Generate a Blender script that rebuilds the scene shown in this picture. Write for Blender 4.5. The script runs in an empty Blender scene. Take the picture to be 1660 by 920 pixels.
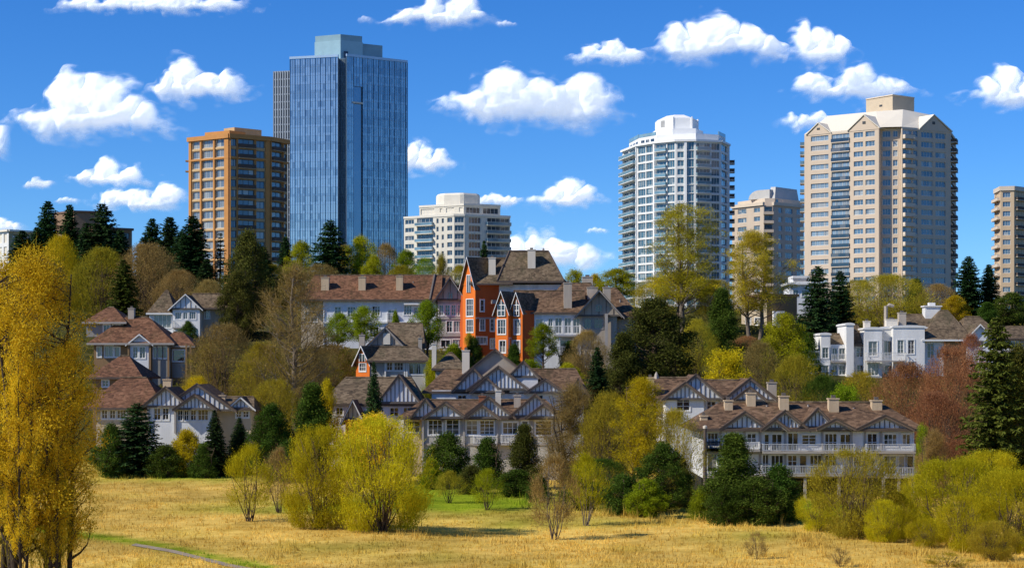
import bpy, math, random
import numpy as np
random.seed(7); RNG = np.random.default_rng(11)
sc = bpy.context.scene
COL = sc.collection
R = math.radians
FP, CX, HY = 3000.0, 830.0, 600.0      # focal length in photo pixels, centre column, horizon row

KD = 1.0                                # depth factor for a far block: same bearing, farther and larger
def X_(px, Y): return (px - CX) / FP * Y * KD
def Z_(py, Y): return (HY - py) / FP * Y * KD

# ------------------------------------------------------------------ terrain
_PY = [0, 205, 218, 240, 265, 280, 300, 310, 340, 400, 700, 1500, 9000]
_PZ = [-12, -12, -11.4, -8.6, -2.2, 0, 3.4, 5, 9, 13, 14.5, 14, -20]
def sstep(a, b, x):
    t = np.clip((np.asarray(x, float) - a) / (b - a), 0, 1)
    return t * t * (3 - 2 * t)
def ground(X, Y):
    X = np.asarray(X, float); Y = np.asarray(Y, float)
    u = X / np.maximum(Y, 60)
    ye = Y - 8 * sstep(.1, .2, u)
    z = np.interp(ye, _PY, _PZ)
    w = np.clip((Y - 40) / 60, 0, 1) * np.clip((1500 - Y) / 500, 0, 1)
    z = z + w * (.16 * np.sin(X * .11 + 1) * np.cos(Y * .07) + .10 * np.sin(X * .23 + Y * .17))
    return z
def gz(X, Y): return float(ground(X, Y))

def vnoise(x, y, seed=0):
    xi = np.floor(x).astype(int); yi = np.floor(y).astype(int)
    xf = x - xi; yf = y - yi
    def h(a, b):
        n = (a * 374761393 + b * 668265263 + seed * 974634777) & 0x7fffffff
        n = ((n ^ (n >> 13)) * 1274126177) & 0x7fffffff
        return ((n ^ (n >> 16)) & 0xffff) / 65535.0
    u = xf * xf * (3 - 2 * xf); v = yf * yf * (3 - 2 * yf)
    return (h(xi, yi) * (1 - u) + h(xi + 1, yi) * u) * (1 - v) + (h(xi, yi + 1) * (1 - u) + h(xi + 1, yi + 1) * u) * v
def fbm(x, y, o=5, seed=0):
    s = 0; a = .5
    for k in range(o):
        s = s + a * vnoise(x, y, seed + k * 17); x = x * 2.03 + 3.1; y = y * 2.03 + 1.7; a *= .5
    return s

def greenness(X, Y):
    X = np.asarray(X, float); Y = np.asarray(Y, float)
    px = CX + FP * X / np.maximum(Y, 30); py = HY + 12 * FP / np.maximum(Y, 30)
    def blob(cx, cy, rx, ry): return np.exp(-((px - cx) / rx) ** 2 - ((py - cy) / ry) ** 2)
    g = (1.0 * blob(800, 815, 150, 17) + .9 * blob(700, 795, 90, 22) + .75 * blob(285, 776, 120, 9) + .35 * blob(920, 846, 170, 10)
         + .85 * blob(520, 820, 190, 14) + 1.5 * blob(1130, 800, 60, 24) + 1.5 * blob(1330, 825, 70, 22) + .32 * blob(1230, 868, 60, 10)
         + .3 * blob(540, 885, 90, 7) + .3 * blob(1010, 885, 60, 7) + .25 * blob(700, 905, 90, 8))
    # verge along the path
    pv = np.interp(px, [60, 120, 200, 280, 370, 420, 520], [858, 868, 878, 890, 910, 917, 935])
    g = g + 1.7 * np.exp(-((py - pv) / 4.8) ** 2) * (px < 440)
    g = g + .55 * sstep(205, 235, Y)
    n = fbm(X * .22, Y * .09, 4, 5)
    return np.clip(g * (.6 + 1.2 * n) + (n - .50) * .7, 0, 1)

# ------------------------------------------------------------------ materials
def _new(name):
    m = bpy.data.materials.new(name); m.use_nodes = True
    nt = m.node_tree; nt.nodes.clear()
    out = nt.nodes.new('ShaderNodeOutputMaterial')
    return m, nt, out
def N(nt, t, **kw):
    n = nt.nodes.new(t)
    for k, v in kw.items():
        if hasattr(n, k): setattr(n, k, v)
    return n
def ramp(nt, stops):
    r = nt.nodes.new('ShaderNodeValToRGB'); e = r.color_ramp.elements
    while len(e) < len(stops): e.new(.5)
    for el, (p, c) in zip(e, stops):
        el.position = p; el.color = (*c, 1) if len(c) == 3 else c
    return r
def mk(name, col, rough=.8, var=.25, scale=.6, bump=0., bscale=8., metal=0., spec=.3, col2=None, streak=False, rand=.0):
    """matte surface with two scales of noise, weather streaks if asked"""
    m, nt, out = _new(name); L = nt.links
    b = N(nt, 'ShaderNodeBsdfPrincipled'); L.new(b.outputs[0], out.inputs[0])
    b.inputs['Roughness'].default_value = rough; b.inputs['Metallic'].default_value = metal
    b.inputs['Specular IOR Level'].default_value = spec
    tc = N(nt, 'ShaderNodeTexCoord'); mp = N(nt, 'ShaderNodeMapping'); L.new(tc.outputs['Object'], mp.inputs[0])
    if streak: mp.inputs['Scale'].default_value = (1.6, 1.6, .22)
    n1 = N(nt, 'ShaderNodeTexNoise'); n1.inputs['Scale'].default_value = scale; n1.inputs['Detail'].default_value = 7; n1.inputs['Roughness'].default_value = .65
    L.new(mp.outputs[0], n1.inputs['Vector'])
    c2 = col2 or tuple(c * (1 - var) for c in col); c1 = tuple(min(1, c * (1 + var * .6)) for c in col)
    rp = ramp(nt, [(.3, c2), (.7, c1)]); L.new(n1.outputs['Fac'], rp.inputs[0])
    src = rp.outputs[0]
    if rand:
        oi = N(nt, 'ShaderNodeObjectInfo'); hs = N(nt, 'ShaderNodeHueSaturation')
        mr = N(nt, 'ShaderNodeMapRange'); mr.inputs[3].default_value = 1 - rand; mr.inputs[4].default_value = 1 + rand
        L.new(oi.outputs['Random'], mr.inputs[0]); L.new(mr.outputs[0], hs.inputs['Value']); L.new(src, hs.inputs['Color']); src = hs.outputs[0]
    L.new(src, b.inputs['Base Color'])
    if bump:
        n2 = N(nt, 'ShaderNodeTexNoise'); n2.inputs['Scale'].default_value = bscale; n2.inputs['Detail'].default_value = 5
        L.new(tc.outputs['Object'], n2.inputs['Vector'])
        bp = N(nt, 'ShaderNodeBump'); bp.inputs['Strength'].default_value = bump; bp.inputs['Distance'].default_value = .1
        L.new(n2.outputs['Fac'], bp.inputs['Height']); L.new(bp.outputs[0], b.inputs['Normal'])
    return m
def shingle(name, c1, c2, c3):
    m, nt, out = _new(name); L = nt.links
    b = N(nt, 'ShaderNodeBsdfPrincipled'); L.new(b.outputs[0], out.inputs[0]); b.inputs['Roughness'].default_value = .9
    b.inputs['Specular IOR Level'].default_value = .15
    tc = N(nt, 'ShaderNodeTexCoord')
    mp = N(nt, 'ShaderNodeMapping'); mp.inputs['Scale'].default_value = (2.6, 2.6, 4.5); L.new(tc.outputs['Object'], mp.inputs[0])
    v = N(nt, 'ShaderNodeTexVoronoi'); v.inputs['Scale'].default_value = 1.0; L.new(mp.outputs[0], v.inputs['Vector'])
    n = N(nt, 'ShaderNodeTexNoise'); n.inputs['Scale'].default_value = .35; n.inputs['Detail'].default_value = 8; n.inputs['Roughness'].default_value = .7
    L.new(tc.outputs['Object'], n.inputs['Vector'])
    sp = N(nt, 'ShaderNodeSeparateColor'); L.new(v.outputs['Color'], sp.inputs[0])
    ad = N(nt, 'ShaderNodeMath', operation='MULTIPLY_ADD'); ad.inputs[1].default_value = .62; L.new(sp.outputs[0], ad.inputs[0])
    mu = N(nt, 'ShaderNodeMath', operation='MULTIPLY_ADD'); mu.inputs[1].default_value = 1.1; mu.inputs[2].default_value = -.36; L.new(n.outputs['Fac'], mu.inputs[0])
    L.new(mu.outputs[0], ad.inputs[2])
    rp = ramp(nt, [(.05, c2), (.45, c1), (.95, c3)]); L.new(ad.outputs[0], rp.inputs[0])
    mp2 = N(nt, 'ShaderNodeMapping'); mp2.inputs['Scale'].default_value = (.5, .16, .16); L.new(tc.outputs['Object'], mp2.inputs[0])
    n3 = N(nt, 'ShaderNodeTexNoise'); n3.inputs['Scale'].default_value = 1.1; n3.inputs['Detail'].default_value = 8; n3.inputs['Roughness'].default_value = .7; L.new(mp2.outputs[0], n3.inputs['Vector'])
    r3 = ramp(nt, [(.50, (0, 0, 0)), (.68, (.75, .75, .75))]); L.new(n3.outputs['Fac'], r3.inputs[0])
    mm = N(nt, 'ShaderNodeMix', data_type='RGBA'); L.new(r3.outputs[0], mm.inputs[0]); L.new(rp.outputs[0], mm.inputs[6]); mm.inputs[7].default_value = (c2[0] * 1.1, c2[1] * 1.45, c2[2] * 1.0, 1)
    L.new(mm.outputs[2], b.inputs['Base Color'])
    bp = N(nt, 'ShaderNodeBump'); bp.inputs['Strength'].default_value = .8; bp.inputs['Distance'].default_value = .08
    L.new(sp.outputs[1], bp.inputs['Height']); L.new(bp.outputs[0], b.inputs['Normal'])
    return m
def glass(name, c, curtain=.35, cc=(.42, .42, .38), rough=.06, metal=0., spec=.7):
    """window glass: dark, reflecting the sky; some panes have pale blinds behind"""
    m, nt, out = _new(name); L = nt.links
    b = N(nt, 'ShaderNodeBsdfPrincipled'); L.new(b.outputs[0], out.inputs[0])
    b.inputs['Roughness'].default_value = rough; b.inputs['Metallic'].default_value = metal
    b.inputs['Specular IOR Level'].default_value = spec; b.inputs['IOR'].default_value = 1.6
    tc = N(nt, 'ShaderNodeTexCoord')
    w = N(nt, 'ShaderNodeTexWhiteNoise', noise_dimensions='3D')
    mp = N(nt, 'ShaderNodeMapping'); mp.inputs['Scale'].default_value = (.55, .55, .36); L.new(tc.outputs['Object'], mp.inputs[0])
    sn = N(nt, 'ShaderNodeVectorMath', operation='FLOOR'); L.new(mp.outputs[0], sn.inputs[0]); L.new(sn.outputs[0], w.inputs['Vector'])
    rp = ramp(nt, [(0, c), (1 - curtain - .12, tuple(x * 1.5 for x in c)), (1 - curtain, tuple(x * .45 + y * .3 for x, y in zip(c, cc))), (1, cc)])
    L.new(w.outputs['Value'], rp.inputs[0]); L.new(rp.outputs[0], b.inputs['Base Color'])
    return m
def leafmat(name, c1, c2, trans=.45, hue=.02, dark=.45, tcol=None):
    m, nt, out = _new(name); L = nt.links
    tc = N(nt, 'ShaderNodeTexCoord'); ge = N(nt, 'ShaderNodeNewGeometry')
    n = N(nt, 'ShaderNodeTexNoise'); n.inputs['Scale'].default_value = .7; n.inputs['Detail'].default_value = 6; n.inputs['Roughness'].default_value = .75
    L.new(ge.outputs['Position'], n.inputs['Vector'])
    ri = N(nt, 'ShaderNodeMath', operation='MULTIPLY_ADD'); ri.inputs[1].default_value = .42; ri.inputs[2].default_value = -.21
    L.new(ge.outputs['Random Per Island'], ri.inputs[0])
    ad = N(nt, 'ShaderNodeMath', operation='ADD'); L.new(n.outputs['Fac'], ad.inputs[0]); L.new(ri.outputs[0], ad.inputs[1])
    dk = tuple(c * dark for c in c1)
    rp = ramp(nt, [(.28, dk), (.5, c1), (.75, c2)]); L.new(ad.outputs[0], rp.inputs[0])
    oi = N(nt, 'ShaderNodeObjectInfo'); hs = N(nt, 'ShaderNodeHueSaturation')
    mr = N(nt, 'ShaderNodeMapRange'); mr.inputs[3].default_value = .5 - hue; mr.inputs[4].default_value = .5 + hue
    L.new(oi.outputs['Random'], mr.inputs[0]); L.new(mr.outputs[0], hs.inputs['Hue'])
    m2 = N(nt, 'ShaderNodeMath', operation='MULTIPLY_ADD'); m2.inputs[1].default_value = .36; m2.inputs[2].default_value = .82
    w = N(nt, 'ShaderNodeMath', operation='FRACT'); w2 = N(nt, 'ShaderNodeMath', operation='MULTIPLY'); w2.inputs[1].default_value = 7.31
    L.new(oi.outputs['Random'], w2.inputs[0]); L.new(w2.outputs[0], w.inputs[0]); L.new(w.outputs[0], m2.inputs[0]); L.new(m2.outputs[0], hs.inputs['Value'])
    L.new(rp.outputs[0], hs.inputs['Color'])
    d = N(nt, 'ShaderNodeBsdfDiffuse'); t = N(nt, 'ShaderNodeBsdfTranslucent'); mx = N(nt, 'ShaderNodeMixShader'); mx.inputs[0].default_value = trans
    L.new(hs.outputs[0], d.inputs[0]); L.new(hs.outputs[0], t.inputs[0])
    L.new(d.outputs[0], mx.inputs[1]); L.new(t.outputs[0], mx.inputs[2]); L.new(mx.outputs[0], out.inputs[0])
    return m

# ------------------------------------------------------------------ objects
def meta(o, label=None, cat=None, group=None, kind=None):
    if label: o['label'] = label
    if cat: o['category'] = cat
    if group: o['group'] = group
    if kind: o['kind'] = kind
    return o
def empty(name, loc, label, cat, group=None):
    o = bpy.data.objects.new(name, None); o.location = loc; COL.objects.link(o)
    o.empty_display_size = .5
    return meta(o, label, cat, group)
def np_mesh(name, V, F, mats, midx=None, smooth=False):
    me = bpy.data.meshes.new(name)
    me.from_pydata(V if isinstance(V, list) else V.tolist(), [], F if isinstance(F, list) else F.tolist())
    for m in mats: me.materials.append(m)
    if midx is not None: me.polygons.foreach_set('material_index', np.asarray(midx, dtype=np.int32))
    if smooth: me.polygons.foreach_set('use_smooth', np.ones(len(me.polygons), dtype=bool))
    me.update()
    return me
def mobj(name, me, parent=None):
    o = bpy.data.objects.new(name, me); COL.objects.link(o)
    if parent is not None: o.parent = parent
    return o

class Fr:
    """a wall line on plan: origin o, direction u (left to right seen from outside), outward normal n"""
    def __init__(s, x0, y0, x1, y1):
        s.o = (x0, y0); L = math.hypot(x1 - x0, y1 - y0); s.L = L
        s.u = ((x1 - x0) / L, (y1 - y0) / L); s.n = (s.u[1], -s.u[0])
    def p(s, a, d, z): return (s.o[0] + s.u[0] * a + s.n[0] * d, s.o[1] + s.u[1] * a + s.n[1] * d, z)
    def s(s, px):
        k = (px - CX) / FP
        return (k * s.o[1] - s.o[0]) / (s.u[0] - k * s.u[1])
    def z(s, py, a=None, px=None, d=0):
        if px is not None: a = s.s(px)
        return (HY - py) / FP * ( s.o[1] + s.u[1] * (a or 0) + s.n[1] * d)
    def shift(s, d):
        q = s.p(0, d, 0); r = s.p(s.L, d, 0); return Fr(q[0], q[1], r[0], r[1])
def F(px0, Y0, px1, Y1): return Fr(X_(px0, Y0), Y0 * KD, X_(px1, Y1), Y1 * KD)

class MB:
    def __init__(s): s.v = []; s.f = []; s.m = []
    def face(s, pts, m=0):
        k = len(s.v); s.v += [tuple(p) for p in pts]; s.f.append(tuple(range(k, k + len(pts)))); s.m.append(m)
    def hexa(s, a, m=0):
        k = len(s.v); s.v += [tuple(p) for p in a]
        for q in ((3, 2, 1, 0), (4, 5, 6, 7), (0, 1, 5, 4), (1, 2, 6, 5), (2, 3, 7, 6), (3, 0, 4, 7)):
            s.f.append(tuple(k + i for i in q)); s.m.append(m)
    def fbox(s, fr, a0, a1, d0, d1, z0, z1, m=0):
        # d1 is the outer side
        P = fr.p
        s.hexa([P(a0, d1, z0), P(a1, d1, z0), P(a1, d0, z0), P(a0, d0, z0), P(a0, d1, z1), P(a1, d1, z1), P(a1, d0, z1), P(a0, d0, z1)], m)
    def prism(s, poly, z0, z1, m=0, inset=0., mtop=None):
        """poly on plan, counter-clockwise from above; top may be drawn in towards the middle"""
        n = len(poly); cx = sum(p[0] for p in poly) / n; cy = sum(p[1] for p in poly) / n
        top = [(p[0] + (cx - p[0]) * inset, p[1] + (cy - p[1]) * inset) for p in poly]
        k = len(s.v); s.v += [(p[0], p[1], z0) for p in poly] + [(p[0], p[1], z1) for p in top]
        for i in range(n):
            j = (i + 1) % n; s.f.append((k + i, k + j, k + n + j, k + n + i)); s.m.append(m)
        s.f.append(tuple(k + n + i for i in range(n))); s.m.append(m if mtop is None else mtop)
        s.f.append(tuple(k + i for i in reversed(range(n)))); s.m.append(m)
    def extr(s, fr, prof, a0, a1, m=0, axis='s'):
        """profile extruded: axis 's': prof is (d,z) run along the wall; axis 'd': prof is (s,z) run from d=a0 to d=a1"""
        n = len(prof); k = len(s.v)
        if axis == 's': s.v += [fr.p(a0, d, z) for d, z in prof] + [fr.p(a1, d, z) for d, z in prof]
        else: s.v += [fr.p(q, a0, z) for q, z in prof] + [fr.p(q, a1, z) for q, z in prof]
        for i in range(n):
            j = (i + 1) % n; s.f.append((k + i, k + j, k + n + j, k + n + i)); s.m.append(m)
        s.f.append(tuple(k + i for i in reversed(range(n)))); s.m.append(m); s.f.append(tuple(k + n + i for i in range(n))); s.m.append(m)
    def tube(s, pts, rad, sides=6, m=0):
        pts = [np.array(p, float) for p in pts]; k = len(s.v)
        for i, p in enumerate(pts):
            t = pts[min(i + 1, len(pts) - 1)] - pts[max(i - 1, 0)]; t /= np.linalg.norm(t) + 1e-9
            a = np.cross(t, (0, 0, 1.)) if abs(t[2]) < .9 else np.cross(t, (1., 0, 0)); a /= np.linalg.norm(a); b = np.cross(t, a)
            for q in range(sides):
                w = 2 * math.pi * q / sides; s.v.append(tuple(p + rad[i] * (math.cos(w) * a + math.sin(w) * b)))
        for i in range(len(pts) - 1):
            for q in range(sides):
                r = (q + 1) % sides
                s.f.append((k + i * sides + q, k + i * sides + r, k + (i + 1) * sides + r, k + (i + 1) * sides + q)); s.m.append(m)
        s.f.append(tuple(k + (len(pts) - 1) * sides + q for q in range(sides))); s.m.append(m)
    def add(s, o):
        k = len(s.v); s.v += o.v; s.f += [tuple(i + k for i in f) for f in o.f]; s.m += o.m
    def build(s, name, mats, parent, origin=(0, 0, 0), smooth=False):
        if not s.f: return None
        V = np.array(s.v, float) - np.array(origin)
        return mobj(name, np_mesh(name, V, s.f, mats, s.m, smooth), parent)

def wall_holes(mb, fr, a0, a1, z0, z1, holes, d, depth, m=0):
    """a wall sheet at distance d with real openings and reveals of the given depth"""
    hs = [(max(a0, h[0]), min(a1, h[1]), max(z0, h[2]), min(z1, h[3])) for h in holes]
    hs = [h for h in hs if h[1] - h[0] > .02 and h[3] - h[2] > .02]
    zs = sorted({z0, z1, *[h[2] for h in hs], *[h[3] for h in hs]})
    P = fr.p
    for za, zb in zip(zs[:-1], zs[1:]):
        if zb - za < 1e-4: continue
        zm = (za + zb) / 2; cut = sorted((h[0], h[1]) for h in hs if h[2] < zm < h[3]); c = a0
        for x, y in cut + [(a1, a1)]:
            if x - c > 1e-4: mb.face([P(c, d, za), P(x, d, za), P(x, d, zb), P(c, d, zb)], m)
            c = max(c, y)
    for h in hs + [(a1, a0, z0, z1)]:
        x, y, b, t = h; e = d - depth
        mb.face([P(x, d, b), P(x, d, t), P(x, e, t), P(x, e, b)], m); mb.face([P(y, d, t), P(y, d, b), P(y, e, b), P(y, e, t)], m)
        lo, hi = min(x, y), max(x, y)
        mb.face([P(lo, d, t), P(hi, d, t), P(hi, e, t), P(lo, e, t)], m); mb.face([P(hi, d, b), P(lo, d, b), P(lo, e, b), P(hi, e, b)], m)

class Building:
    def __init__(s, name, label, cat, px, Y, group=None, zbase=None):
        x = X_(px, Y); Y = Y * KD; z = gz(x, Y) if zbase is None else zbase
        s.o = (x, Y, z); s.Y = Y; s.zg = z
        s.root = empty(name, s.o, label, cat, group); s.reg = {}
    def part(s, name, mb, mats, parent=None, smooth=False, label=None):
        o = mb.build(name, mats if isinstance(mats, list) else [mats], parent or s.root, s.o, smooth)
        if label and o is not None: o['label'] = label
        return o
    def collect(s, name, mb, mats, area): s.reg.setdefault(name, []).append((area, mb, mats))
    def flush(s, cap=96):
        for name, lst in s.reg.items():
            lst.sort(key=lambda t: -t[0])
            for a, mb, mats in lst[:cap]: s.part(name, mb, mats)
            if len(lst) > cap:
                al = MB()
                for a, mb, mats in lst[cap:]: al.add(mb)
                o = s.part(name, al, lst[-1][2]); o['kind'] = 'stuff'
        s.reg = {}
# ------------------------------------------------------------------ camera, light, sky
cam = bpy.data.cameras.new('camera'); cam_o = bpy.data.objects.new('camera', cam); COL.objects.link(cam_o)
cam_o.location = (0, 0, 0); cam_o.rotation_euler = (R(90), 0, 0)
cam.sensor_width = 36; cam.lens = 36 * FP / 1660; cam.shift_y = (HY - 460) / 1660; cam.clip_start = 1; cam.clip_end = 30000
sc.camera = cam_o
sc.view_settings.view_transform = 'Standard'; sc.view_settings.look = 'None'; sc.view_settings.exposure = 0; sc.view_settings.gamma = 1
sc.cycles.max_bounces = 8; sc.cycles.diffuse_bounces = 5; sc.cycles.glossy_bounces = 2; sc.cycles.transparent_max_bounces = 24; sc.cycles.transmission_bounces = 5
SUN_EL, SUN_AZ = R(39), R(-112)          # azimuth from +Y, negative = to the left
sd = (math.sin(SUN_AZ) * math.cos(SUN_EL), math.cos(SUN_AZ) * math.cos(SUN_EL), math.sin(SUN_EL))
sun = bpy.data.lights.new('sun', 'SUN'); sun.energy = 5.0; sun.angle = R(.5); sun.color = (1, .93, .80)
so = bpy.data.objects.new('sun', sun); COL.objects.link(so)
from mathutils import Vector
so.rotation_euler = Vector(sd).to_track_quat('Z', 'Y').to_euler(); so.location = (-100, 0, 100)
wd = bpy.data.worlds.new('World'); sc.world = wd; wd.use_nodes = True
wn = wd.node_tree; bg = wn.nodes['Background']
sky = wn.nodes.new('ShaderNodeTexSky'); sky.sky_type = 'NISHITA'; sky.sun_disc = False
sky.sun_elevation = SUN_EL; sky.sun_rotation = SUN_AZ; sky.altitude = 1800; sky.air_density = 1.0; sky.dust_density = 0.0; sky.ozone_density = 6.0
hs = wn.nodes.new('ShaderNodeHueSaturation'); hs.inputs['Saturation'].default_value = 1.22; hs.inputs['Hue'].default_value = .505
tint = wn.nodes.new('ShaderNodeMix'); tint.data_type = 'RGBA'; tint.blend_type = 'MULTIPLY'; tint.inputs[0].default_value = 1; tint.inputs[7].default_value = (.65, .87, 1.06, 1)
wn.links.new(sky.outputs[0], hs.inputs['Color']); wn.links.new(hs.outputs[0], tint.inputs[6]); wn.links.new(tint.outputs[2], bg.inputs['Color'])
bg.inputs['Strength'].default_value = .135

# ------------------------------------------------------------------ ground
def axis(fine0, fine1, step, lo, hi, grow=1.35):
    a = list(np.arange(fine0, fine1 + .01, step)); s = step; x = fine0
    left = []
    while x > lo: s *= grow; x -= s; left.append(max(x, lo))
    s = step; x = a[-1]; right = []
    while x < hi: s *= grow; x += s; right.append(min(x, hi))
    return np.array(left[::-1] + a + right)
gx = axis(-90, 90, 1.5, -6000, 6000); gy = np.concatenate([np.linspace(-300, 90, 14), np.arange(100, 240, 1.5), np.arange(240, 420, 4.), axis(424, 430, 6, 424, 9000)])
GX, GY = np.meshgrid(gx, gy); GZ = ground(GX, GY)
V = np.stack([GX.ravel(), GY.ravel(), GZ.ravel()], 1); nx_ = len(gx); ny_ = len(gy)
ii = np.arange(nx_ * ny_).reshape(ny_, nx_)
Fq = np.stack([ii[:-1, :-1], ii[:-1, 1:], ii[1:, 1:], ii[1:, :-1]], -1).reshape(-1, 4)
def grassmat(name, dry, dry2, grn, grn2, trans=0., use_hill=False):
    m, nt, out = _new(name); L = nt.links
    at = N(nt, 'ShaderNodeAttribute', attribute_name='green'); ge = N(nt, 'ShaderNodeNewGeometry')
    n = N(nt, 'ShaderNodeTexNoise'); n.inputs['Scale'].default_value = .35; n.inputs['Detail'].default_value = 9; n.inputs['Roughness'].default_value = .72
    L.new(ge.outputs['Position'], n.inputs['Vector'])
    r1 = ramp(nt, [(.33, dry2), (.62, dry)]); L.new(n.outputs['Fac'], r1.inputs[0])
    r2 = ramp(nt, [(.35, grn2), (.62, grn)]); L.new(n.outputs['Fac'], r2.inputs[0])
    mx = N(nt, 'ShaderNodeMix', data_type='RGBA'); L.new(at.outputs['Fac'], mx.inputs[0]); L.new(r1.outputs[0], mx.inputs[6]); L.new(r2.outputs[0], mx.inputs[7])
    col = mx.outputs[2]
    nb = N(nt, 'ShaderNodeTexNoise'); nb.inputs['Scale'].default_value = .075; nb.inputs['Detail'].default_value = 6; nb.inputs['Roughness'].default_value = .6; L.new(ge.outputs['Position'], nb.inputs['Vector'])
    mrr = N(nt, 'ShaderNodeMapRange'); mrr.inputs[1].default_value = .36; mrr.inputs[2].default_value = .64; mrr.inputs[3].default_value = .72; mrr.inputs[4].default_value = 1.10; L.new(nb.outputs['Fac'], mrr.inputs[0])
    hv = N(nt, 'ShaderNodeHueSaturation'); L.new(mrr.outputs[0], hv.inputs['Value']); L.new(col, hv.inputs['Color']); col = hv.outputs[0]
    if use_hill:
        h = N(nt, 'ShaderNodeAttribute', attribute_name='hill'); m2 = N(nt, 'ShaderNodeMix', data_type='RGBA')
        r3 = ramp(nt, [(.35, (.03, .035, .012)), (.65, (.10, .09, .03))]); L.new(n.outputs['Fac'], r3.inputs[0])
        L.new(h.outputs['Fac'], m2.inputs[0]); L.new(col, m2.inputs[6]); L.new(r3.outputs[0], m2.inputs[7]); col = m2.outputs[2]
    d = N(nt, 'ShaderNodeBsdfDiffuse'); L.new(col, d.inputs[0])
    if trans:
        t = N(nt, 'ShaderNodeBsdfTranslucent'); L.new(col, t.inputs[0]); ms = N(nt, 'ShaderNodeMixShader'); ms.inputs[0].default_value = trans
        L.new(d.outputs[0], ms.inputs[1]); L.new(t.outputs[0], ms.inputs[2]); L.new(ms.outputs[0], out.inputs[0])
    else: L.new(d.outputs[0], out.inputs[0])
    return m
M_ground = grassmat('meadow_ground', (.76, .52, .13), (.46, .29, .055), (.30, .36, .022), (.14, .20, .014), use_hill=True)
M_blade = grassmat('grass_blade', (.92, .64, .155), (.70, .45, .075), (.40, .50, .03), (.20, .29, .018), trans=.35)
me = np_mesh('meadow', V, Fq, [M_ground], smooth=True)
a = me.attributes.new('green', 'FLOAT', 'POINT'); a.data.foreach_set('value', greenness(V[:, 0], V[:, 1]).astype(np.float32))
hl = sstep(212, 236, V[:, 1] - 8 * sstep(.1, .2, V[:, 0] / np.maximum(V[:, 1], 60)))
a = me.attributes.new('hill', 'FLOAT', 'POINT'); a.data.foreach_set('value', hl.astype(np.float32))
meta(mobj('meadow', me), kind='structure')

# grass: blades over the part of the meadow in view
def grass(n, seed):
    r = np.random.default_rng(seed)
    Y = 103 + (228 - 103) * r.random(n) ** 1.25; k = -.36 + .72 * r.random(n); X = k * Y
    g = greenness(X, Y); dens = fbm(X * .5, Y * .5, 3, 9)
    px = CX + FP * X / Y; py = HY + 36000 / Y
    edge = np.interp(px, [0, 180, 400, 480, 680, 860, 1120, 1300, 1420, 1660], [772, 770, 764, 772, 772, 822, 845, 850, 862, 902])
    tall = np.exp(-((py - edge - 1) / 5.) ** 2) * (fbm(X * .3, Y * .3, 3, 31) > .44)
    keep = (r.random(n) < .35 + dens) & (py < 935)
    path_v = np.interp(px, [60, 120, 200, 280, 370, 420, 520], [858, 874, 884, 897, 918, 926, 945])
    keep &= ~((np.abs(py - path_v) < 2.0) & (px < 520) & (px > 215))
    cl = fbm(X * .45 + 11, Y * .16 + 5, 4, 77); tall = tall + np.clip((cl - .66) * 7, 0, .8)
    X, Y, g, dens, tall = X[keep], Y[keep], g[keep], dens[keep], tall[keep]; n = len(X)
    h = (.10 + .26 * r.random(n) ** 1.7) * (.45 + dens) * (1 - .45 * g) + tall * (.25 + .75 * r.random(n))
    Z = ground(X, Y)
    B = 4
    X = np.repeat(X, B) + r.normal(0, .10, n * B); Y = np.repeat(Y, B) + r.normal(0, .10, n * B); Z = np.repeat(Z, B) - .03
    h = np.repeat(h, B) * (.6 + .8 * r.random(n * B)); g = np.repeat(g, B)
    th = r.random(n * B) * math.pi * 2; w = .018 + .022 * r.random(n * B); ln = h * r.normal(0, .45, n * B)
    lx, ly = ln * np.cos(th + 1.2), ln * np.sin(th + 1.2)
    P0 = np.stack([X - w * np.cos(th), Y - w * np.sin(th), Z], 1); P1 = np.stack([X + w * np.cos(th), Y + w * np.sin(th), Z], 1)
    P2 = np.stack([X + lx, Y + ly, Z + h], 1)
    V = np.stack([P0, P1, P2], 1).reshape(-1, 3); Ft = np.arange(len(V)).reshape(-1, 3)
    me = np_mesh('dry_grass', V, Ft, [M_blade])
    a = me.attributes.new('green', 'FLOAT', 'POINT'); a.data.foreach_set('value', np.repeat(g, 3).astype(np.float32))
    return me
meta(mobj('grass', grass(75000, 3)), 'dry golden meadow grass with greener patches between the bushes', 'grass', kind='stuff')

# path at the lower left
pv = [(40, 852), (120, 872), (200, 883), (280, 896), (370, 917), (440, 930), (520, 948)]
mb = MB(); pts = []
for t in np.linspace(2.2, len(pv) - 1, 50):
    i = min(int(t), len(pv) - 2); f = t - i
    px = pv[i][0] * (1 - f) + pv[i + 1][0] * f; py = pv[i][1] * (1 - f) + pv[i + 1][1] * f
    Y = 36000 / (py - HY); pts.append((X_(px, Y), Y))
for (x0, y0), (x1, y1) in zip(pts[:-1], pts[1:]):
    for q0, q1 in ((-.75, 0), (0, .75)):
        mb.face([(x, y + q, gz(x, y + q) + .035) for x, y, q in ((x0, y0, q0), (x1, y1, q0), (x1, y1, q1), (x0, y0, q1))])
M_path = mk('path_gravel', (.34, .27, .19), .95, .3, 1.2, .4, 14)
meta(mb.build('path', [M_path], None), kind='structure')

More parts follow.
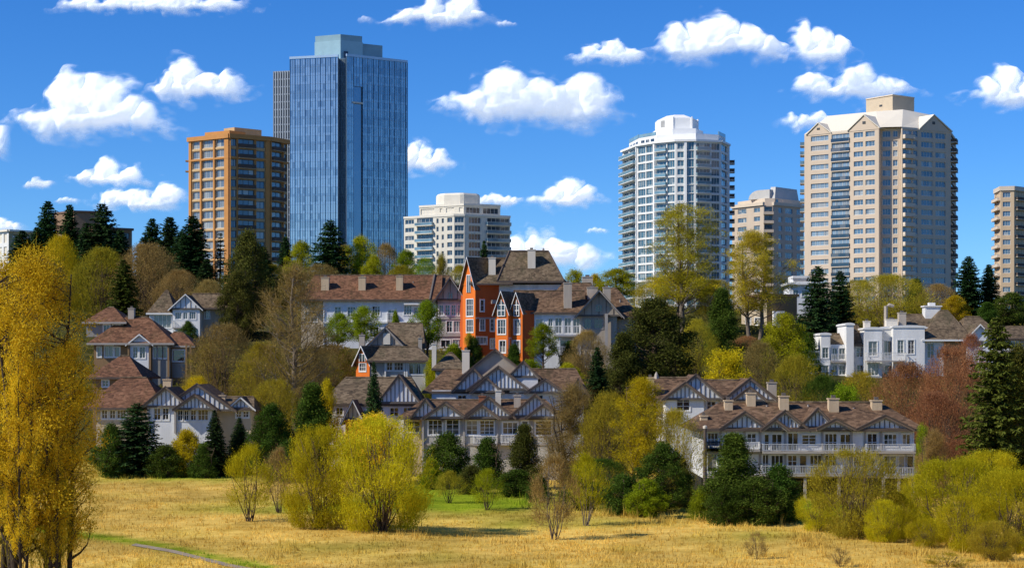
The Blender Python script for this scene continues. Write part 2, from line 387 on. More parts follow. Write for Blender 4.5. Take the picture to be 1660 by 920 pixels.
# ------------------------------------------------------------------ clouds
def cloudmat():
    m, nt, out = _new('cloud_vapour'); L = nt.links
    at = N(nt, 'ShaderNodeAttribute', attribute_name='alpha'); sh = N(nt, 'ShaderNodeAttribute', attribute_name='glow')
    d = N(nt, 'ShaderNodeBsdfDiffuse'); t = N(nt, 'ShaderNodeBsdfTranslucent'); d.inputs[0].default_value = (.95, .95, .95, 1); t.inputs[0].default_value = (.95, .95, .95, 1)
    e = N(nt, 'ShaderNodeEmission'); e.inputs[0].default_value = (.86, .91, 1, 1); L.new(sh.outputs['Fac'], e.inputs[1])   # added emission stands in for light scattered inside the vapour
    mx = N(nt, 'ShaderNodeMixShader'); mx.inputs[0].default_value = .45; L.new(d.outputs[0], mx.inputs[1]); L.new(t.outputs[0], mx.inputs[2])
    ad = N(nt, 'ShaderNodeAddShader'); L.new(mx.outputs[0], ad.inputs[0]); L.new(e.outputs[0], ad.inputs[1])
    tr = N(nt, 'ShaderNodeBsdfTransparent'); m2 = N(nt, 'ShaderNodeMixShader'); L.new(at.outputs['Fac'], m2.inputs[0]); L.new(tr.outputs[0], m2.inputs[1]); L.new(ad.outputs[0], m2.inputs[2])
    L.new(m2.outputs[0], out.inputs[0]); return m
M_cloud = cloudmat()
def cloud(cx, cy, w, h, label, seed, thin=1.0, lumps=None, step=1.6, style='c'):
    D = 4000 + (seed * 37 % 9) * 60; k = D / FP; w, h = w * .93, h * .92
    r = np.random.default_rng(seed)
    gx = np.arange(-w * .70, w * .70 + step, step); gy = np.arange(-h * .9, h * .9 + step, step)
    U, Vv = np.meshgrid(gx, gy)            # Vv up
    n1 = fbm(U / 34 + seed * 5.3, Vv / 30 + seed * 2.1, 6, seed) - .5; n0 = fbm(U / 26 + seed * 5.3, Vv / 22 + seed * 2.1, 3, seed) - .45
    n2 = fbm(U / 9 + seed, Vv / 8 + 7, 4, seed + 3) - .5
    f = np.full(U.shape, -2.0)
    sc_ = max(h, 30)
    wx = (fbm(U / (sc_ * .55) + seed * 3.1, Vv / (sc_ * .5) + 4.2, 3, seed + 50) - .48) * .62 * h; wy = (fbm(U / (sc_ * .5) + 9.3, Vv / (sc_ * .5) + seed * 1.7, 3, seed + 70) - .48) * .55 * h
    Ud, Vd = U + wx, Vv + wy
    def lump(x, y, rx, ry): return 1 - (((Ud - x) / rx) ** 2 + ((Vd - y) / ry) ** 2)
    L = lumps or [(-.3, .32), (-.08, .5), (.12, .42), (.3, .25)]
    for (x, t) in L:                       # towers: x position, top height (share of h above the base)
        R_ = max(.15 * w, .30 * h) * (.75 + .45 * t); top = -.42 * h + t * .88 * h
        f = np.maximum(f, lump(x * w, -.36 * h + (top + .40 * h) * .46, R_, max(.26 * h, (top + .46 * h) * .60)))
    f = np.maximum(f, lump(0, -.24 * h, .52 * w, .24 * h))
    # puffy outline: rounded billows from inverted ridges
    bl = 1 - np.abs(2 * fbm(U / (sc_ * .30) + seed * 1.3, Vv / (sc_ * .28) + seed * .7, 3, seed + 20) - .95)
    f0 = f; fs = f + .30 * (bl - .6)
    f = fs + n1 * .80 + n2 * .20
    low = np.clip((-.18 * h - Vv) / (.3 * h), 0, 1)
    soft = .78 + 1.1 * low + .5 * np.clip((U / w - .28) * 4, 0, 1)
    a = np.clip(f / soft + .04, 0, 1); a = a * a * (3 - 2 * a) * .8 + a * .2; wisp = np.clip((f + .55) / .8, 0, 1) * np.clip((fbm(U / 20 + seed, Vv / 9 + 3.3 * seed, 5, seed + 90) - .40) * 3, 0, 1) * .42; a = (1 - (1 - a) * (1 - wisp)) * thin
    border = np.minimum(1, np.minimum.reduce([(U - gx[0]), (gx[-1] - U), (Vv - gy[0]), (gy[-1] - Vv)]) / (10 * step)); a = a * np.clip(border, 0, 1)
    relief = np.sqrt(np.clip(f0 + .35, 0, 1.4)) * .45 * h + (bl - .6) * .06 * h
    up = np.clip((Vv / h + .45) / .75, 0, 1)
    glow = .46 + .28 * up + .10 * (1 - np.clip(f, 0, 1)) + .12 * n1  # tops emit more than bases: sunlit-to-shaded gradient put into the glow
    ny, nx = U.shape; idx = np.arange(ny * nx).reshape(ny, nx)
    q = np.stack([idx[:-1, :-1], idx[:-1, 1:], idx[1:, 1:], idx[1:, :-1]], -1).reshape(-1, 4)
    keep = (a.ravel()[q].max(1) > .012); q = q[keep]
    used = np.unique(q); mp = -np.ones(ny * nx, int); mp[used] = np.arange(len(used)); q = mp[q]
    V = np.stack([U.ravel() * k, -relief.ravel() * k, Vv.ravel() * k], 1)[used]
    me = np_mesh('cloud', V, q, [M_cloud], smooth=True)
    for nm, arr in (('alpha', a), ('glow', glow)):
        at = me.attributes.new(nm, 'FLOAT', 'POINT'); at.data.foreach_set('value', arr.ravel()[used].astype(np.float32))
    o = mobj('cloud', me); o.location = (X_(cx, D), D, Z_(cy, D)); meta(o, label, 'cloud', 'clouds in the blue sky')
C_ = cloud
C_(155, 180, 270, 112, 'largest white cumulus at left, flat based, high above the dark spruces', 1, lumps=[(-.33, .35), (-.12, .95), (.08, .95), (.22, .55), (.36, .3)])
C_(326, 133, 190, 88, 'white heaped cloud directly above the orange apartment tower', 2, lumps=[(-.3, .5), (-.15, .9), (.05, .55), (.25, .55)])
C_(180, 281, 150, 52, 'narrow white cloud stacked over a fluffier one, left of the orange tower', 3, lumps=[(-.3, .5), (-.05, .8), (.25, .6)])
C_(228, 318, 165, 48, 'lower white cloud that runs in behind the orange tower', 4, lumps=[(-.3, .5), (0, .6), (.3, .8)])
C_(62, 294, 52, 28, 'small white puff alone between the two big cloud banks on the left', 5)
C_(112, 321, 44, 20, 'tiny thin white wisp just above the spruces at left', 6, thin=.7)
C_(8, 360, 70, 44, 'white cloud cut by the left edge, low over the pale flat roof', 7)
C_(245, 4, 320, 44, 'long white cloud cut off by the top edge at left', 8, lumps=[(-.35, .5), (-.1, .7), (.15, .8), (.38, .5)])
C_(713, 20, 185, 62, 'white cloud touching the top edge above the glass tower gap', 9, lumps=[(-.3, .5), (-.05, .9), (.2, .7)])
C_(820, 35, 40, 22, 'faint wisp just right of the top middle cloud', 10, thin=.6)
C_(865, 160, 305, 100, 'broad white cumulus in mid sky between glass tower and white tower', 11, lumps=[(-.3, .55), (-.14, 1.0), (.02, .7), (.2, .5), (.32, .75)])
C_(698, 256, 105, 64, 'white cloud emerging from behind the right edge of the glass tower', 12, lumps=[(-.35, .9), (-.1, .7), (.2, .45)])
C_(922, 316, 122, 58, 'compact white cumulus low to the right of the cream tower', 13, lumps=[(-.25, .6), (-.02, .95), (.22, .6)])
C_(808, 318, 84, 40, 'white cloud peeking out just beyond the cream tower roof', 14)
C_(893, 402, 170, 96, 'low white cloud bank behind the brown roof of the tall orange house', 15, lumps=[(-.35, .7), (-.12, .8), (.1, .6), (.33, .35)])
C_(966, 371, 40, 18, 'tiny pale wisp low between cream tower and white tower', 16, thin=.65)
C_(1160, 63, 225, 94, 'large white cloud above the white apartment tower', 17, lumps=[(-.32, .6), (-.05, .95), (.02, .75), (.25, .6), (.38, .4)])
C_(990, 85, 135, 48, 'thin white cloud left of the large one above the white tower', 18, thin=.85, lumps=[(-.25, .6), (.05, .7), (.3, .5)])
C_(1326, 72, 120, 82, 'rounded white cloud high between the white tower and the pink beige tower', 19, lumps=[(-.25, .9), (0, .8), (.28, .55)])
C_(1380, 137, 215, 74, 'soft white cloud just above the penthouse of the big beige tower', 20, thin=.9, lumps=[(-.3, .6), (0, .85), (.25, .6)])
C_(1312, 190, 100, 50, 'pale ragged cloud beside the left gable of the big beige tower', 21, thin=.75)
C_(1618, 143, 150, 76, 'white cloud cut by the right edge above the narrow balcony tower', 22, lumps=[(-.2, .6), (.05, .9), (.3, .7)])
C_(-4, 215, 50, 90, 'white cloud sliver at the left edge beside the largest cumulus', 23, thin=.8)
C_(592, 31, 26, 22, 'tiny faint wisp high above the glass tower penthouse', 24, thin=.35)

# ------------------------------------------------------------------ towers
M_frame_w = mk('window_frame_white', (.72, .72, .70), .5, .06, 1)
M_frame_d = mk('window_frame_dark', (.06, .065, .07), .5, .1, 1)
M_glass_t = glass('tower_glass', (.07, .13, .19), .25, (.38, .42, .42))
M_glass_d = glass('tower_glass_dark', (.02, .035, .05), .12, (.2, .2, .19))
M_rail_g = glass('balcony_glass', (.12, .20, .24), .01, (.2, .28, .3), rough=.1)
M_roofw = mk('pale_roof', (.62, .58, .50), .8, .12, .2)

def tower_face(B, fr, ztop, zbot, st, cols, wall, frame=None, gl=None, depth=.35, area=1.):
    frame = frame or M_frame_w; gl = gl or M_glass_t
    n = int((ztop - zbot) / st); holes = []
    for c in cols:
        a0, a1 = sorted((fr.s(c[0]), fr.s(c[1]))); kind = c[2]; lo, hi = (c[3], c[4]) if len(c) > 4 else ((.30, .80) if kind == 'w' else (.08, .88)); nx = c[5] if len(c) > 5 else 2
        for k in range(n):
            zf = ztop - (k + 1) * st; z0, z1 = zf + lo * st, zf + hi * st; holes.append((a0, a1, z0, z1))
            w = MB(); P = fr.p; e = -depth
            w.face([P(a0, e + .03, z0), P(a1, e + .03, z0), P(a1, e + .03, z1), P(a0, e + .03, z1)], 0)
            b = .09
            for x0, x1, y0, y1 in ((a0, a1, z0, z0 + b), (a0, a1, z1 - b, z1), (a0, a0 + b, z0 + b, z1 - b), (a1 - b, a1, z0 + b, z1 - b)): w.fbox(fr, x0, x1, e + .02, e + .12, y0, y1, 1)
            for i in range(1, nx):
                x = a0 + (a1 - a0) * i / nx; w.fbox(fr, x - .04, x + .04, e + .02, e + .10, z0 + b, z1 - b, 1)
            B.collect('window', w, [gl, frame], (a1 - a0) * (z1 - z0) * area * (1 + .004 * (zf)))
    m = MB(); wall_holes(m, fr, 0, fr.L, zbot, ztop, holes, 0, depth); B.part('wall', m, wall)
def balconies(B, fr, a0, a1, ztop, zbot, st, mats, proj=1.3, rail='g', skip=0, slab=.2):
    n = int((ztop - zbot) / st)
    for k in range(skip, n):
        zf = ztop - (k + 1) * st; b = MB()
        b.fbox(fr, a0, a1, .004, proj, zf - slab / 2, zf + slab / 2, 0)
        t = .05; z0, z1 = zf + slab / 2 + .06, zf + 1.05
        b.fbox(fr, a0 + .03, a1 - .03, proj - .1, proj - .1 + t, z0, z1, 1)
        b.fbox(fr, a0 + .03, a0 + .03 + t, .01, proj - .11, z0, z1, 1); b.fbox(fr, a1 - .03 - t, a1 - .03, .01, proj - .11, z0, z1, 1)
        b.fbox(fr, a0, a1, proj - .13, proj - .02, z1 + .003, z1 + .07, 2)
        B.collect('balcony', b, mats, (a1 - a0) * 1.2 * (1 + .004 * zf))
def poly(pp): return [(X_(p, y), y * KD) for p, y in pp]
def core(B, pp, z0, z1, m, sh=.03):
    q = poly(pp); cx = sum(p[0] for p in q) / len(q); cy = sum(p[1] for p in q) / len(q)
    q = [(x + (cx - x) * sh, y + (cy - y) * sh) for x, y in q]; b = MB(); b.prism(q, z0, z1); B.part('core', b, m)
def prism_part(B, name, pp, z0, z1, m, inset=0., mtop=None, parent=None):
    b = MB(); b.prism(poly(pp), z0, z1, 0, inset, 1 if mtop else None); return B.part(name, b, [m, mtop] if mtop else m, parent)

# --- blue glass office tower
KD = 760 / 600
B = Building('office_tower', 'tall blue glass office tower with a pale rooftop penthouse', 'tower', 556, 615)
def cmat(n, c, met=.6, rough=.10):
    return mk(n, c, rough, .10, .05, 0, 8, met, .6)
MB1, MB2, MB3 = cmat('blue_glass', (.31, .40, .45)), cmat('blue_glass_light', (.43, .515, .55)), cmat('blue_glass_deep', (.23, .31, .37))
M_fin = mk('steel_fin', (.24, .34, .44), .35, .05, 1, metal=.4); M_find = mk('dark_fin', (.03, .06, .11), .4, .05, 1)
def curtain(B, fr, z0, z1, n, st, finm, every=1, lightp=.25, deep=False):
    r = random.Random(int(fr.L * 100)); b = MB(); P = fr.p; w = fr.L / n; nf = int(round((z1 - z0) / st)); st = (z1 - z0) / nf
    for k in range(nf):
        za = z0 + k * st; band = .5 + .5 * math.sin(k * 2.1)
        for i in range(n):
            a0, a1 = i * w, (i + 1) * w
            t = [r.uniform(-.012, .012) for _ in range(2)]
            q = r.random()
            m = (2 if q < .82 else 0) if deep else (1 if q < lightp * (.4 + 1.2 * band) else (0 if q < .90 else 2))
            b.face([P(a0, t[0], za + st * .30), P(a1, t[1], za + st * .30), P(a1, t[1] + .01, za + st), P(a0, t[0] + .01, za + st)], m)
            b.face([P(a0, .012, za), P(a1, .012, za), P(a1, .012, za + st * .30), P(a0, .012, za + st * .30)], (2 if deep else (1 if (k % 3) else 0)))
    for i in range(0, n + 1):
        x = min(max(i * w, .06), fr.L - .06); dk = (i % every == 0)
        b.fbox(fr, x - .055, x + .055, .013, .26 if dk else .15, z0, z1, 4 if dk else 3)
    for k in range(nf + 1):
        z = z0 + k * st; b.fbox(fr, .13, fr.L - .13, .014, .06, z - .05, z + .05, 3)
    B.part('curtain_wall', b, [MB1, MB2, MB3, M_fin, M_find])
zt = Z_(92, 600); zb = 8.0
f1 = F(470, 605, 548, 600.5); f2 = F(562, 599, 660, 612)
q0 = poly([(470, 605), (548, 600.5), (549.5, 604), (560.5, 603), (562, 599), (660, 612), (655, 640), (478, 640)])
b = MB(); b.prism([(x + (X_(562, 618) - x) * .01, y + .3 + (783 - y) * .01) for x, y in q0], zb, zt - .3); B.part('core', b, MB3)
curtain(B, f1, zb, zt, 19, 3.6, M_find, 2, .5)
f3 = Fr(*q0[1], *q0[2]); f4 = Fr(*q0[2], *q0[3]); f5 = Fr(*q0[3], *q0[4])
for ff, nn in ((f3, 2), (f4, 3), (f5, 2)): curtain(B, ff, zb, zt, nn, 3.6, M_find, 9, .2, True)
# right face in three: light strip, dark slot with a ledge, wide face
a1, a2 = f2.s(573), f2.s(587.5)
fa = Fr(*f2.p(0, 0, 0)[:2], *f2.p(a1, 0, 0)[:2]); fb = Fr(*f2.p(a1, -.9, 0)[:2], *f2.p(a2, -.9, 0)[:2]); fc = Fr(*f2.p(a2, 0, 0)[:2], *f2.p(f2.L, 0, 0)[:2])
curtain(B, fa, zb, zt, 3, 3.6, M_fin, 9, .55)
zs = Z_(168, 601); zs2 = Z_(140, 601)
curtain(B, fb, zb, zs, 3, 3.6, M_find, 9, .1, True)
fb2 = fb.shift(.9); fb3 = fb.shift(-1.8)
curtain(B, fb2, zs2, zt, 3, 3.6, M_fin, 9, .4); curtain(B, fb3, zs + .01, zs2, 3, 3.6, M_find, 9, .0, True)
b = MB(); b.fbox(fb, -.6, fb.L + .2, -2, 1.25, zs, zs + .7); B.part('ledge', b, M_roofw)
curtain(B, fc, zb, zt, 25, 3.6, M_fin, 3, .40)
f6 = Fr(*q0[5], *q0[6]); curtain(B, f6, zb, zt, 8, 3.6, M_find, 2, .3)
M_para = mk('parapet_steel', (.42, .55, .68), .4, .06, .5, metal=.4)
for ff in (f1, f2):
    b = MB(); b.fbox(ff, -.1, ff.L + .1, -.5, .3, zt + .002, zt + 1.0); B.part('parapet', b, M_para)
M_ph = mk('penthouse_panel', (.30, .47, .54), .45, .10, .3); M_ph2 = mk('penthouse_panel_side', (.24, .38, .44), .5, .1, .3)
ph = prism_part(B, 'penthouse', [(510, 612), (552, 608), (588, 612), (588, 626), (512, 626)], zt + .2, Z_(66, 609), M_ph)
prism_part(B, 'roof_screen', [(511, 612.5), (552, 608.6), (587, 612.5), (587, 625), (513, 625)], Z_(65.9, 609), Z_(56, 609), M_ph2)
prism_part(B, 'penthouse', [(575, 613.5), (620, 619), (618, 630), (589, 630)], zt + .2, Z_(69, 613), M_ph2)
b = MB(); w_ = F(552, 607.3, 588, 611.4); b.fbox(w_, 1.5, 3.4, .02, .22, zt + 1.1, zt + 4); B.part('door', b, M_find)

# --- slim grey tower behind it
B = Building('office_tower', 'slim grey ribbed tower standing behind the left edge of the glass tower', 'tower', 460, 700)
M_g1 = mk('grey_panel', (.34, .38, .42), .5, .12, .2, metal=.1); M_g2 = mk('dark_glass_strip', (.045, .065, .09), .25, .1, .2, metal=.3)
zt = Z_(116, 700); fr = F(443, 700, 486, 697)
prism_part(B, 'core', [(443.2, 701), (486, 698), (486, 725), (446, 725)], 8, zt - .2, M_g2)
b = MB(); nr = 11
for i in range(nr + 1):
    x = fr.L * i / nr; b.fbox(fr, max(0, x - .30), min(fr.L, x + .30), -.2, .25, 8, zt)
for k in range(28): b.fbox(fr, .31, fr.L - .31, -.22, .02, zt - .6 - k * 3.6, zt - k * 3.6)
B.part('rib_cladding', b, M_g1)

# --- orange apartment tower
KD = 1.0
B = Building('apartment_tower', 'orange and tan apartment tower, half shaded, with dark balconies', 'tower', 387, 515)
M_or = mk('tan_orange_wall', (.53, .365, .19), .85, .14, .3, .1, streak=True); M_or2 = mk('orange_pilaster', (.54, .25, .075), .8, .12, .4)
M_ords = mk('balcony_dark', (.10, .075, .06), .8, .15, .3); M_tan = mk('tan_slab', (.52, .35, .19), .85, .1, .5)  # dark balcony panels: shade of recessed balconies put into the colour
Yc = 505; zt = Z_(222, Yc); zb = 9; st = 2.78
fp = [(307, 514), (372, 505), (437, 512), (466, 519), (464, 536), (312, 538)]
core(B, fp, zb, zt - .05, M_or)
f1, f2, f3 = F(307, 514, 372, 505), F(372, 505, 437, 512), F(437, 512, 466, 519)
tower_face(B, f1, zt, zb, st, [(312.5, 324, 'w', .14, .86, 2), (328.3, 346.3, 'w', .14, .86, 3), (349.7, 364, 'w', .14, .86, 2)], M_or, M_frame_w, glass('orange_tower_glass', (.09, .12, .15), .45, (.34, .36, .34)))
tower_face(B, f2, zt, zb, st, [(374, 383, 'w', .15, .85, 2), (386, 412, 'b', .06, .9, 3), (415.5, 429, 'w', .15, .85, 2)], M_or, M_frame_d, M_glass_t)
tower_face(B, f3, zt, zb, st, [(440, 457, 'b', .06, .9, 2), (459, 465, 'w', .1, .85, 1)], M_or, M_frame_d, M_glass_t)
balconies(B, f2, f2.s(385), f2.s(413), zt, zb, st, [M_tan, M_ords, M_frame_d], 1.0)
balconies(B, f3, f3.s(439), f3.s(458), zt, zb, st, [M_tan, M_ords, M_frame_d], 1.2)
for ff, pxs in ((f1, [(307.3, 311.2), (325.3, 327.8), (346.8, 349.2), (364.8, 371.5)]), (f2, [(372.3, 373.6), (383.6, 385.3), (412.8, 414.6), (430, 436.5)]), (f3, [(437.3, 439), (457.6, 459)])):
    for p0, p1 in pxs:
        b = MB(); b.fbox(ff, max(0, ff.s(p0)), min(ff.L, ff.s(p1)), .003, .38, zb, zt - .3); B.part('pilaster', b, M_or2)
for ff, e in ((f1, 0), (f2, 0), (f3, 0)):
    b = MB(); b.fbox(ff, -.3, ff.L + .2, -.4, .75, zt - .29, zt + .9); b.fbox(ff, .05, ff.L - .05, .004, .42, zt - 2 * st - .25, zt - 2 * st + .22); B.part('cornice', b, M_or2)
b = MB()
for k in range(1, int((zt - zb) / st)):
    b.fbox(f1, .02, f1.L - .02, .004, .13, zt - k * st - .2, zt - k * st + .2)
B.part('floor_band', b, mk('tan_band', (.60, .42, .22), .85, .1, .4))
prism_part(B, 'penthouse', [(332, 516), (372, 511), (398, 515), (398, 528), (336, 528)], zt + .5, Z_(212, 512), M_or2)
prism_part(B, 'penthouse', [(363, 517), (380, 514), (424, 520), (424, 528), (366, 528)], zt + .4, Z_(207, 515), M_or)
for py in (259, 276):
    b = MB(); fL = F(309, 522, 307, 514); b.fbox(fL, 1, 4, .01, 1.3, Z_(py, 515), Z_(py, 515) + .25); B.part('balcony', b, M_tan)
B.flush()

# --- cream mid-rise with stepped roof
B = Building('apartment_tower', 'cream stepped apartment block with rounded corner bays and a blank penthouse', 'tower', 741, 650)
M_cr = mk('cream_wall', (.70, .655, .55), .85, .10, .25, streak=True); M_cr2 = mk('cream_trim', (.76, .71, .60), .8, .08, .3)
st = 2.85; zt = Z_(350, 640); zb = 8
fp = [(655, 652), (736, 640), (753, 640), (827, 648), (823, 668), (660, 670)]
core(B, fp, zb, zt - .02, M_cr)
f1, f2, f3 = F(655, 652, 736, 640), F(736, 640, 753, 640), F(753, 640, 827, 648)
tower_face(B, f1, zt, zb, st, [(657, 671, 'w', .3, .85, 3), (676, 702, 'b', .2, .92, 4), (707.5, 711, 'w', .2, .8, 1), (716, 719.5, 'w', .2, .8, 1), (725, 733, 'w', .25, .85, 2)], M_cr, M_frame_w, M_glass_d)
tower_face(B, f2, zt, zb, st, [(737, 752, 'w', .2, .88, 3)], M_cr, M_frame_w, M_glass_d)
tower_face(B, f3, zt, zb, st, [(760, 779, 'w', .15, .88, 4), (790, 825.5, 'b', .15, .9, 5)], M_cr, M_frame_w, M_glass_d)
balconies(B, f1, f1.s(675), f1.s(703), zt, zb, st, [M_cr2, M_rail_g, M_frame_w], 1.2)
balconies(B, f3, f3.s(788), f3.s(827), zt, zb, st, [M_cr2, M_rail_g, M_frame_w], 1.1)
g1, g2 = F(680, 652, 752, 643), F(752, 643, 811, 649); zu = Z_(333, 643)
core(B, [(680, 652), (752, 643), (811, 649), (808, 664), (684, 664)], zt, zu - .02, M_cr)
tower_face(B, g1, zu, zt, st, [(682, 704, 'w', .1, .8, 4), (713, 717, 'w', .3, .8, 1), (723, 736, 'w', .25, .82, 3), (744, 750, 'w', .25, .82, 1)], M_cr, M_frame_w, M_glass_d)
tower_face(B, g2, zu, zt, st, [(756, 778, 'w', .1, .8, 4), (783, 808, 'w', .1, .8, 4)], M_cr, M_frame_w, M_glass_d)
for ff, z in ((f1, zt), (f2, zt), (f3, zt), (g1, zu), (g2, zu)):
    b = MB(); b.fbox(ff, -.1, ff.L + .1, -.3, .22, z + .003, z + .75); B.part('parapet', b, M_cr2)
pp = [(707, 655), (712, 651), (720, 649), (746, 647), (752, 647), (774, 650), (778, 653), (776, 662), (709, 662)]
prism_part(B, 'penthouse', pp, zu + .1, Z_(316, 649), M_cr2)
prism_part(B, 'penthouse_roof', [(p, y + .4) for p, y in pp], Z_(316, 649) + .003, Z_(313, 649), M_cr2, .06)
B.flush()

# --- white tower
B = Building('apartment_tower', 'white apartment tower with green tinted glass, stacked balconies and a white crown', 'tower', 1100, 618)
M_wh = mk('white_wall', (.74, .74, .71), .8, .08, .25, streak=True); M_wh2 = mk('white_crown', (.82, .82, .80), .7, .05, .3)
M_glass_g = glass('green_glass', (.045, .10, .13), .14, (.34, .39, .38)); M_rail_w = glass('rail_glass_pale', (.15, .26, .31), .01, (.3, .4, .42), rough=.1)
st = 2.8; zt = Z_(231, 606); zb = 9
fp = [(1009, 634), (1033, 617), (1062, 609), (1095, 604), (1128, 603), (1168, 606), (1181, 616), (1178, 645), (1020, 650)]
core(B, fp, zb, zt - .02, M_wh)
fs = [F(*fp[i], *fp[i + 1]) for i in range(6)]
tower_face(B, fs[0], zt, zb, st, [(1011, 1019, 'b', .1, .9, 2), (1020, 1031, 'b', .1, .9, 2)], M_wh, M_frame_w, M_glass_g)
tower_face(B, fs[1], zt, zb, st, [(1034.2, 1046.3, 'w', .06, .86, 3), (1047.3, 1059.6, 'w', .06, .86, 3)], M_wh, M_frame_w, M_glass_g)
tower_face(B, fs[2], zt, zb, st, [(1063.5, 1080, 'b', .1, .82, 3), (1081.5, 1093.5, 'w', .06, .88, 3)], M_wh, M_frame_w, M_glass_g)
tower_face(B, fs[3], zt, zb, st, [(1098, 1108.5, 'w', .14, .84, 2), (1112, 1125, 'w', .03, .97, 3)], M_wh, M_frame_w, M_glass_g)
tower_face(B, fs[4], zt, zb, st, [(1129, 1151.5, 'b', .12, .85, 4), (1153.5, 1166.6, 'w', .08, .86, 3)], M_wh, M_frame_w, M_glass_g)
tower_face(B, fs[5], zt, zb, st, [(1169.5, 1178.8, 'w', .08, .86, 2)], M_wh, M_frame_w, M_glass_g)
balconies(B, fs[0], .1, fs[0].L - .4, zt, zb, st, [M_wh, M_rail_w, M_frame_w], 1.5)
balconies(B, fs[2], fs[2].s(1063), fs[2].s(1081), zt, zb, st, [M_wh, M_rail_w, M_frame_w], .9)
balconies(B, fs[4], fs[4].s(1128.6), fs[4].s(1152), zt, zb, st, [M_wh, M_rail_w, M_frame_w], .8)
f7 = F(1181, 616, 1178.5, 640); balconies(B, f7, .5, 5.5, zt - st, zb, st, [M_wh, M_ords, M_frame_d], 2.1)
for ff, p in ((fs[0], .975), (fs[1], .97), (fs[3], .5), (fs[5], .94)):
    b = MB(); x = ff.L * p; b.fbox(ff, x - .4, x + .4, .004, .45, zb, zt - .01); B.part('pilaster', b, M_wh2)
for ff in fs:
    b = MB(); b.fbox(ff, -.15, ff.L + .15, -.4, .7, zt + .003, zt + .7); B.part('parapet', b, M_wh2)
up = [(1020, 634), (1036, 620), (1064, 612), (1128, 607), (1164, 611), (1176, 620), (1172, 640), (1026, 645)]
core(B, up, zt + .1, Z_(219, 612), M_wh2, .0)
for i, (a, z) in enumerate(((0, 1.3), (1, 1.1), (4, 1.2))):
    ff = F(*up[a], *up[a + 1]); b = MB(); b.fbox(ff, .3, ff.L - .3, -.1, .1, Z_(219, 612) + .003, Z_(219, 612) + z); B.part('railing', b, M_rail_w)
    b = MB()
    for q in range(3):
        s0 = ff.L * (.12 + .28 * q); b.fbox(ff, s0, s0 + ff.L * .2, .004, .06, zt + .8, zt + 2.2)
    B.part('window', b, M_glass_d)
up2 = [(1050, 632), (1062, 620), (1090, 614), (1128, 614), (1140, 622), (1136, 640), (1054, 642)]
prism_part(B, 'upper_storey', up2, Z_(219, 612) + .01, Z_(208, 614), M_wh2)
up3 = [(1062, 630), (1066, 624), (1092, 618), (1122, 618), (1131, 625), (1128, 640), (1066, 640)]
prism_part(B, 'crown', up3, Z_(208, 614) + .004, Z_(191, 618), M_wh2); prism_part(B, 'crown_roof', [(p, y + .3) for p, y in up3], Z_(191, 618) + .003, Z_(184, 620), M_wh2, .5)
ff = F(1066, 624, 1092, 618); b = MB(); b.fbox(ff, ff.L * .2, ff.L * .45, .004, .08, Z_(206, 621), Z_(195, 621)); B.part('louvre', b, mk('louvre_grey', (.38, .38, .37), .7))
for i in (2, 3, 4):
    ff = F(*up3[i - 1], *up3[i]); b = MB(); b.fbox(ff, ff.L - .3, ff.L + .1, -.2, .3, Z_(208, 614) + .01, Z_(191, 618) + .4); B.part('crown_rib', b, M_wh2)
B.flush()

# --- small beige tower with vaulted roof
KD = 1.2
B = Building('apartment_tower', 'lower beige tower with a vaulted grey rooftop between the white and the big beige tower', 'tower', 1245, 635)
M_be = mk('beige_wall', (.56, .46, .355), .85, .10, .25, streak=True); M_be2 = mk('beige_trim', (.66, .55, .42), .8, .08, .3)
M_vault = mk('vault_metal', (.50, .49, .46), .55, .1, .4)
st = 3.6; zt = Z_(333, 622); zb = 9
fp = [(1187, 634), (1238, 621), (1253, 621), (1303, 632), (1300, 655), (1192, 655)]
core(B, fp, zb, zt - .02, M_be); f1, f2, f3 = F(*fp[0], *fp[1]), F(*fp[1], *fp[2]), F(*fp[2], *fp[3])
tower_face(B, f1, zt, zb, st, [(1196, 1210, 'w', .28, .8, 3), (1222, 1232, 'w', .28, .8, 2)], M_be)
tower_face(B, f2, zt, zb, st, [(1239, 1252, 'b', .1, .85, 3)], M_be, M_frame_d, M_glass_d)
tower_face(B, f3, zt, zb, st, [(1262, 1268, 'w', .2, .8, 1), (1273, 1285, 'w', .2, .82, 3), (1291.5, 1301, 'w', .2, .82, 2)], M_be)
balconies(B, f2, -.2, f2.L + .2, zt, zb, st, [M_be2, M_be, M_frame_d], 1.4)
for ff in (f1, f3):
    b = MB(); b.fbox(ff, -.2, ff.L + .2, -.4, .7, zt + .003, zt + 1.3); B.part('parapet', b, M_be2)
g = [(1196, 640), (1240, 626), (1256, 626), (1299, 636), (1296, 652), (1200, 652)]; prism_part(B, 'upper_storey', g, zt, Z_(322, 628), M_be2)
zv = Z_(322, 628)
b = MB(); fv = F(1213, 632, 1247, 626); nq = 10
prof = [(0, zv)] + [(fv.L * .5 - fv.L * .5 * math.cos(math.pi * i / nq * .5), zv + 3.6 * math.sin(math.pi * .5 * i / nq)) for i in range(1, nq + 1)] + [(fv.L, zv + 3.6), (fv.L, zv)]
b.extr(fv, prof, -9, -.2, 0, 'd'); B.part('vault', b, M_vault)
prism_part(B, 'mansard', [(1247, 627), (1256, 626), (1295, 637), (1292, 648), (1248, 648)], zv + .003, Z_(304, 630), M_vault, .12)
ff = F(1256, 625.9, 1295, 636.8); b = MB()
for q in range(6): b.fbox(ff, ff.L * (.03 + .16 * q), ff.L * (.13 + .16 * q), -.02, .12, zv - 2.3, zv - .5)
B.part('window', b, M_glass_d)
b = MB(); c = (X_(1245, 640), 640); b.tube([(c[0], c[1], zv + 3), (c[0], c[1], zv + 5.2)], [.18, .1], 5); B.part('aerial', b, M_frame_d)
B.flush()

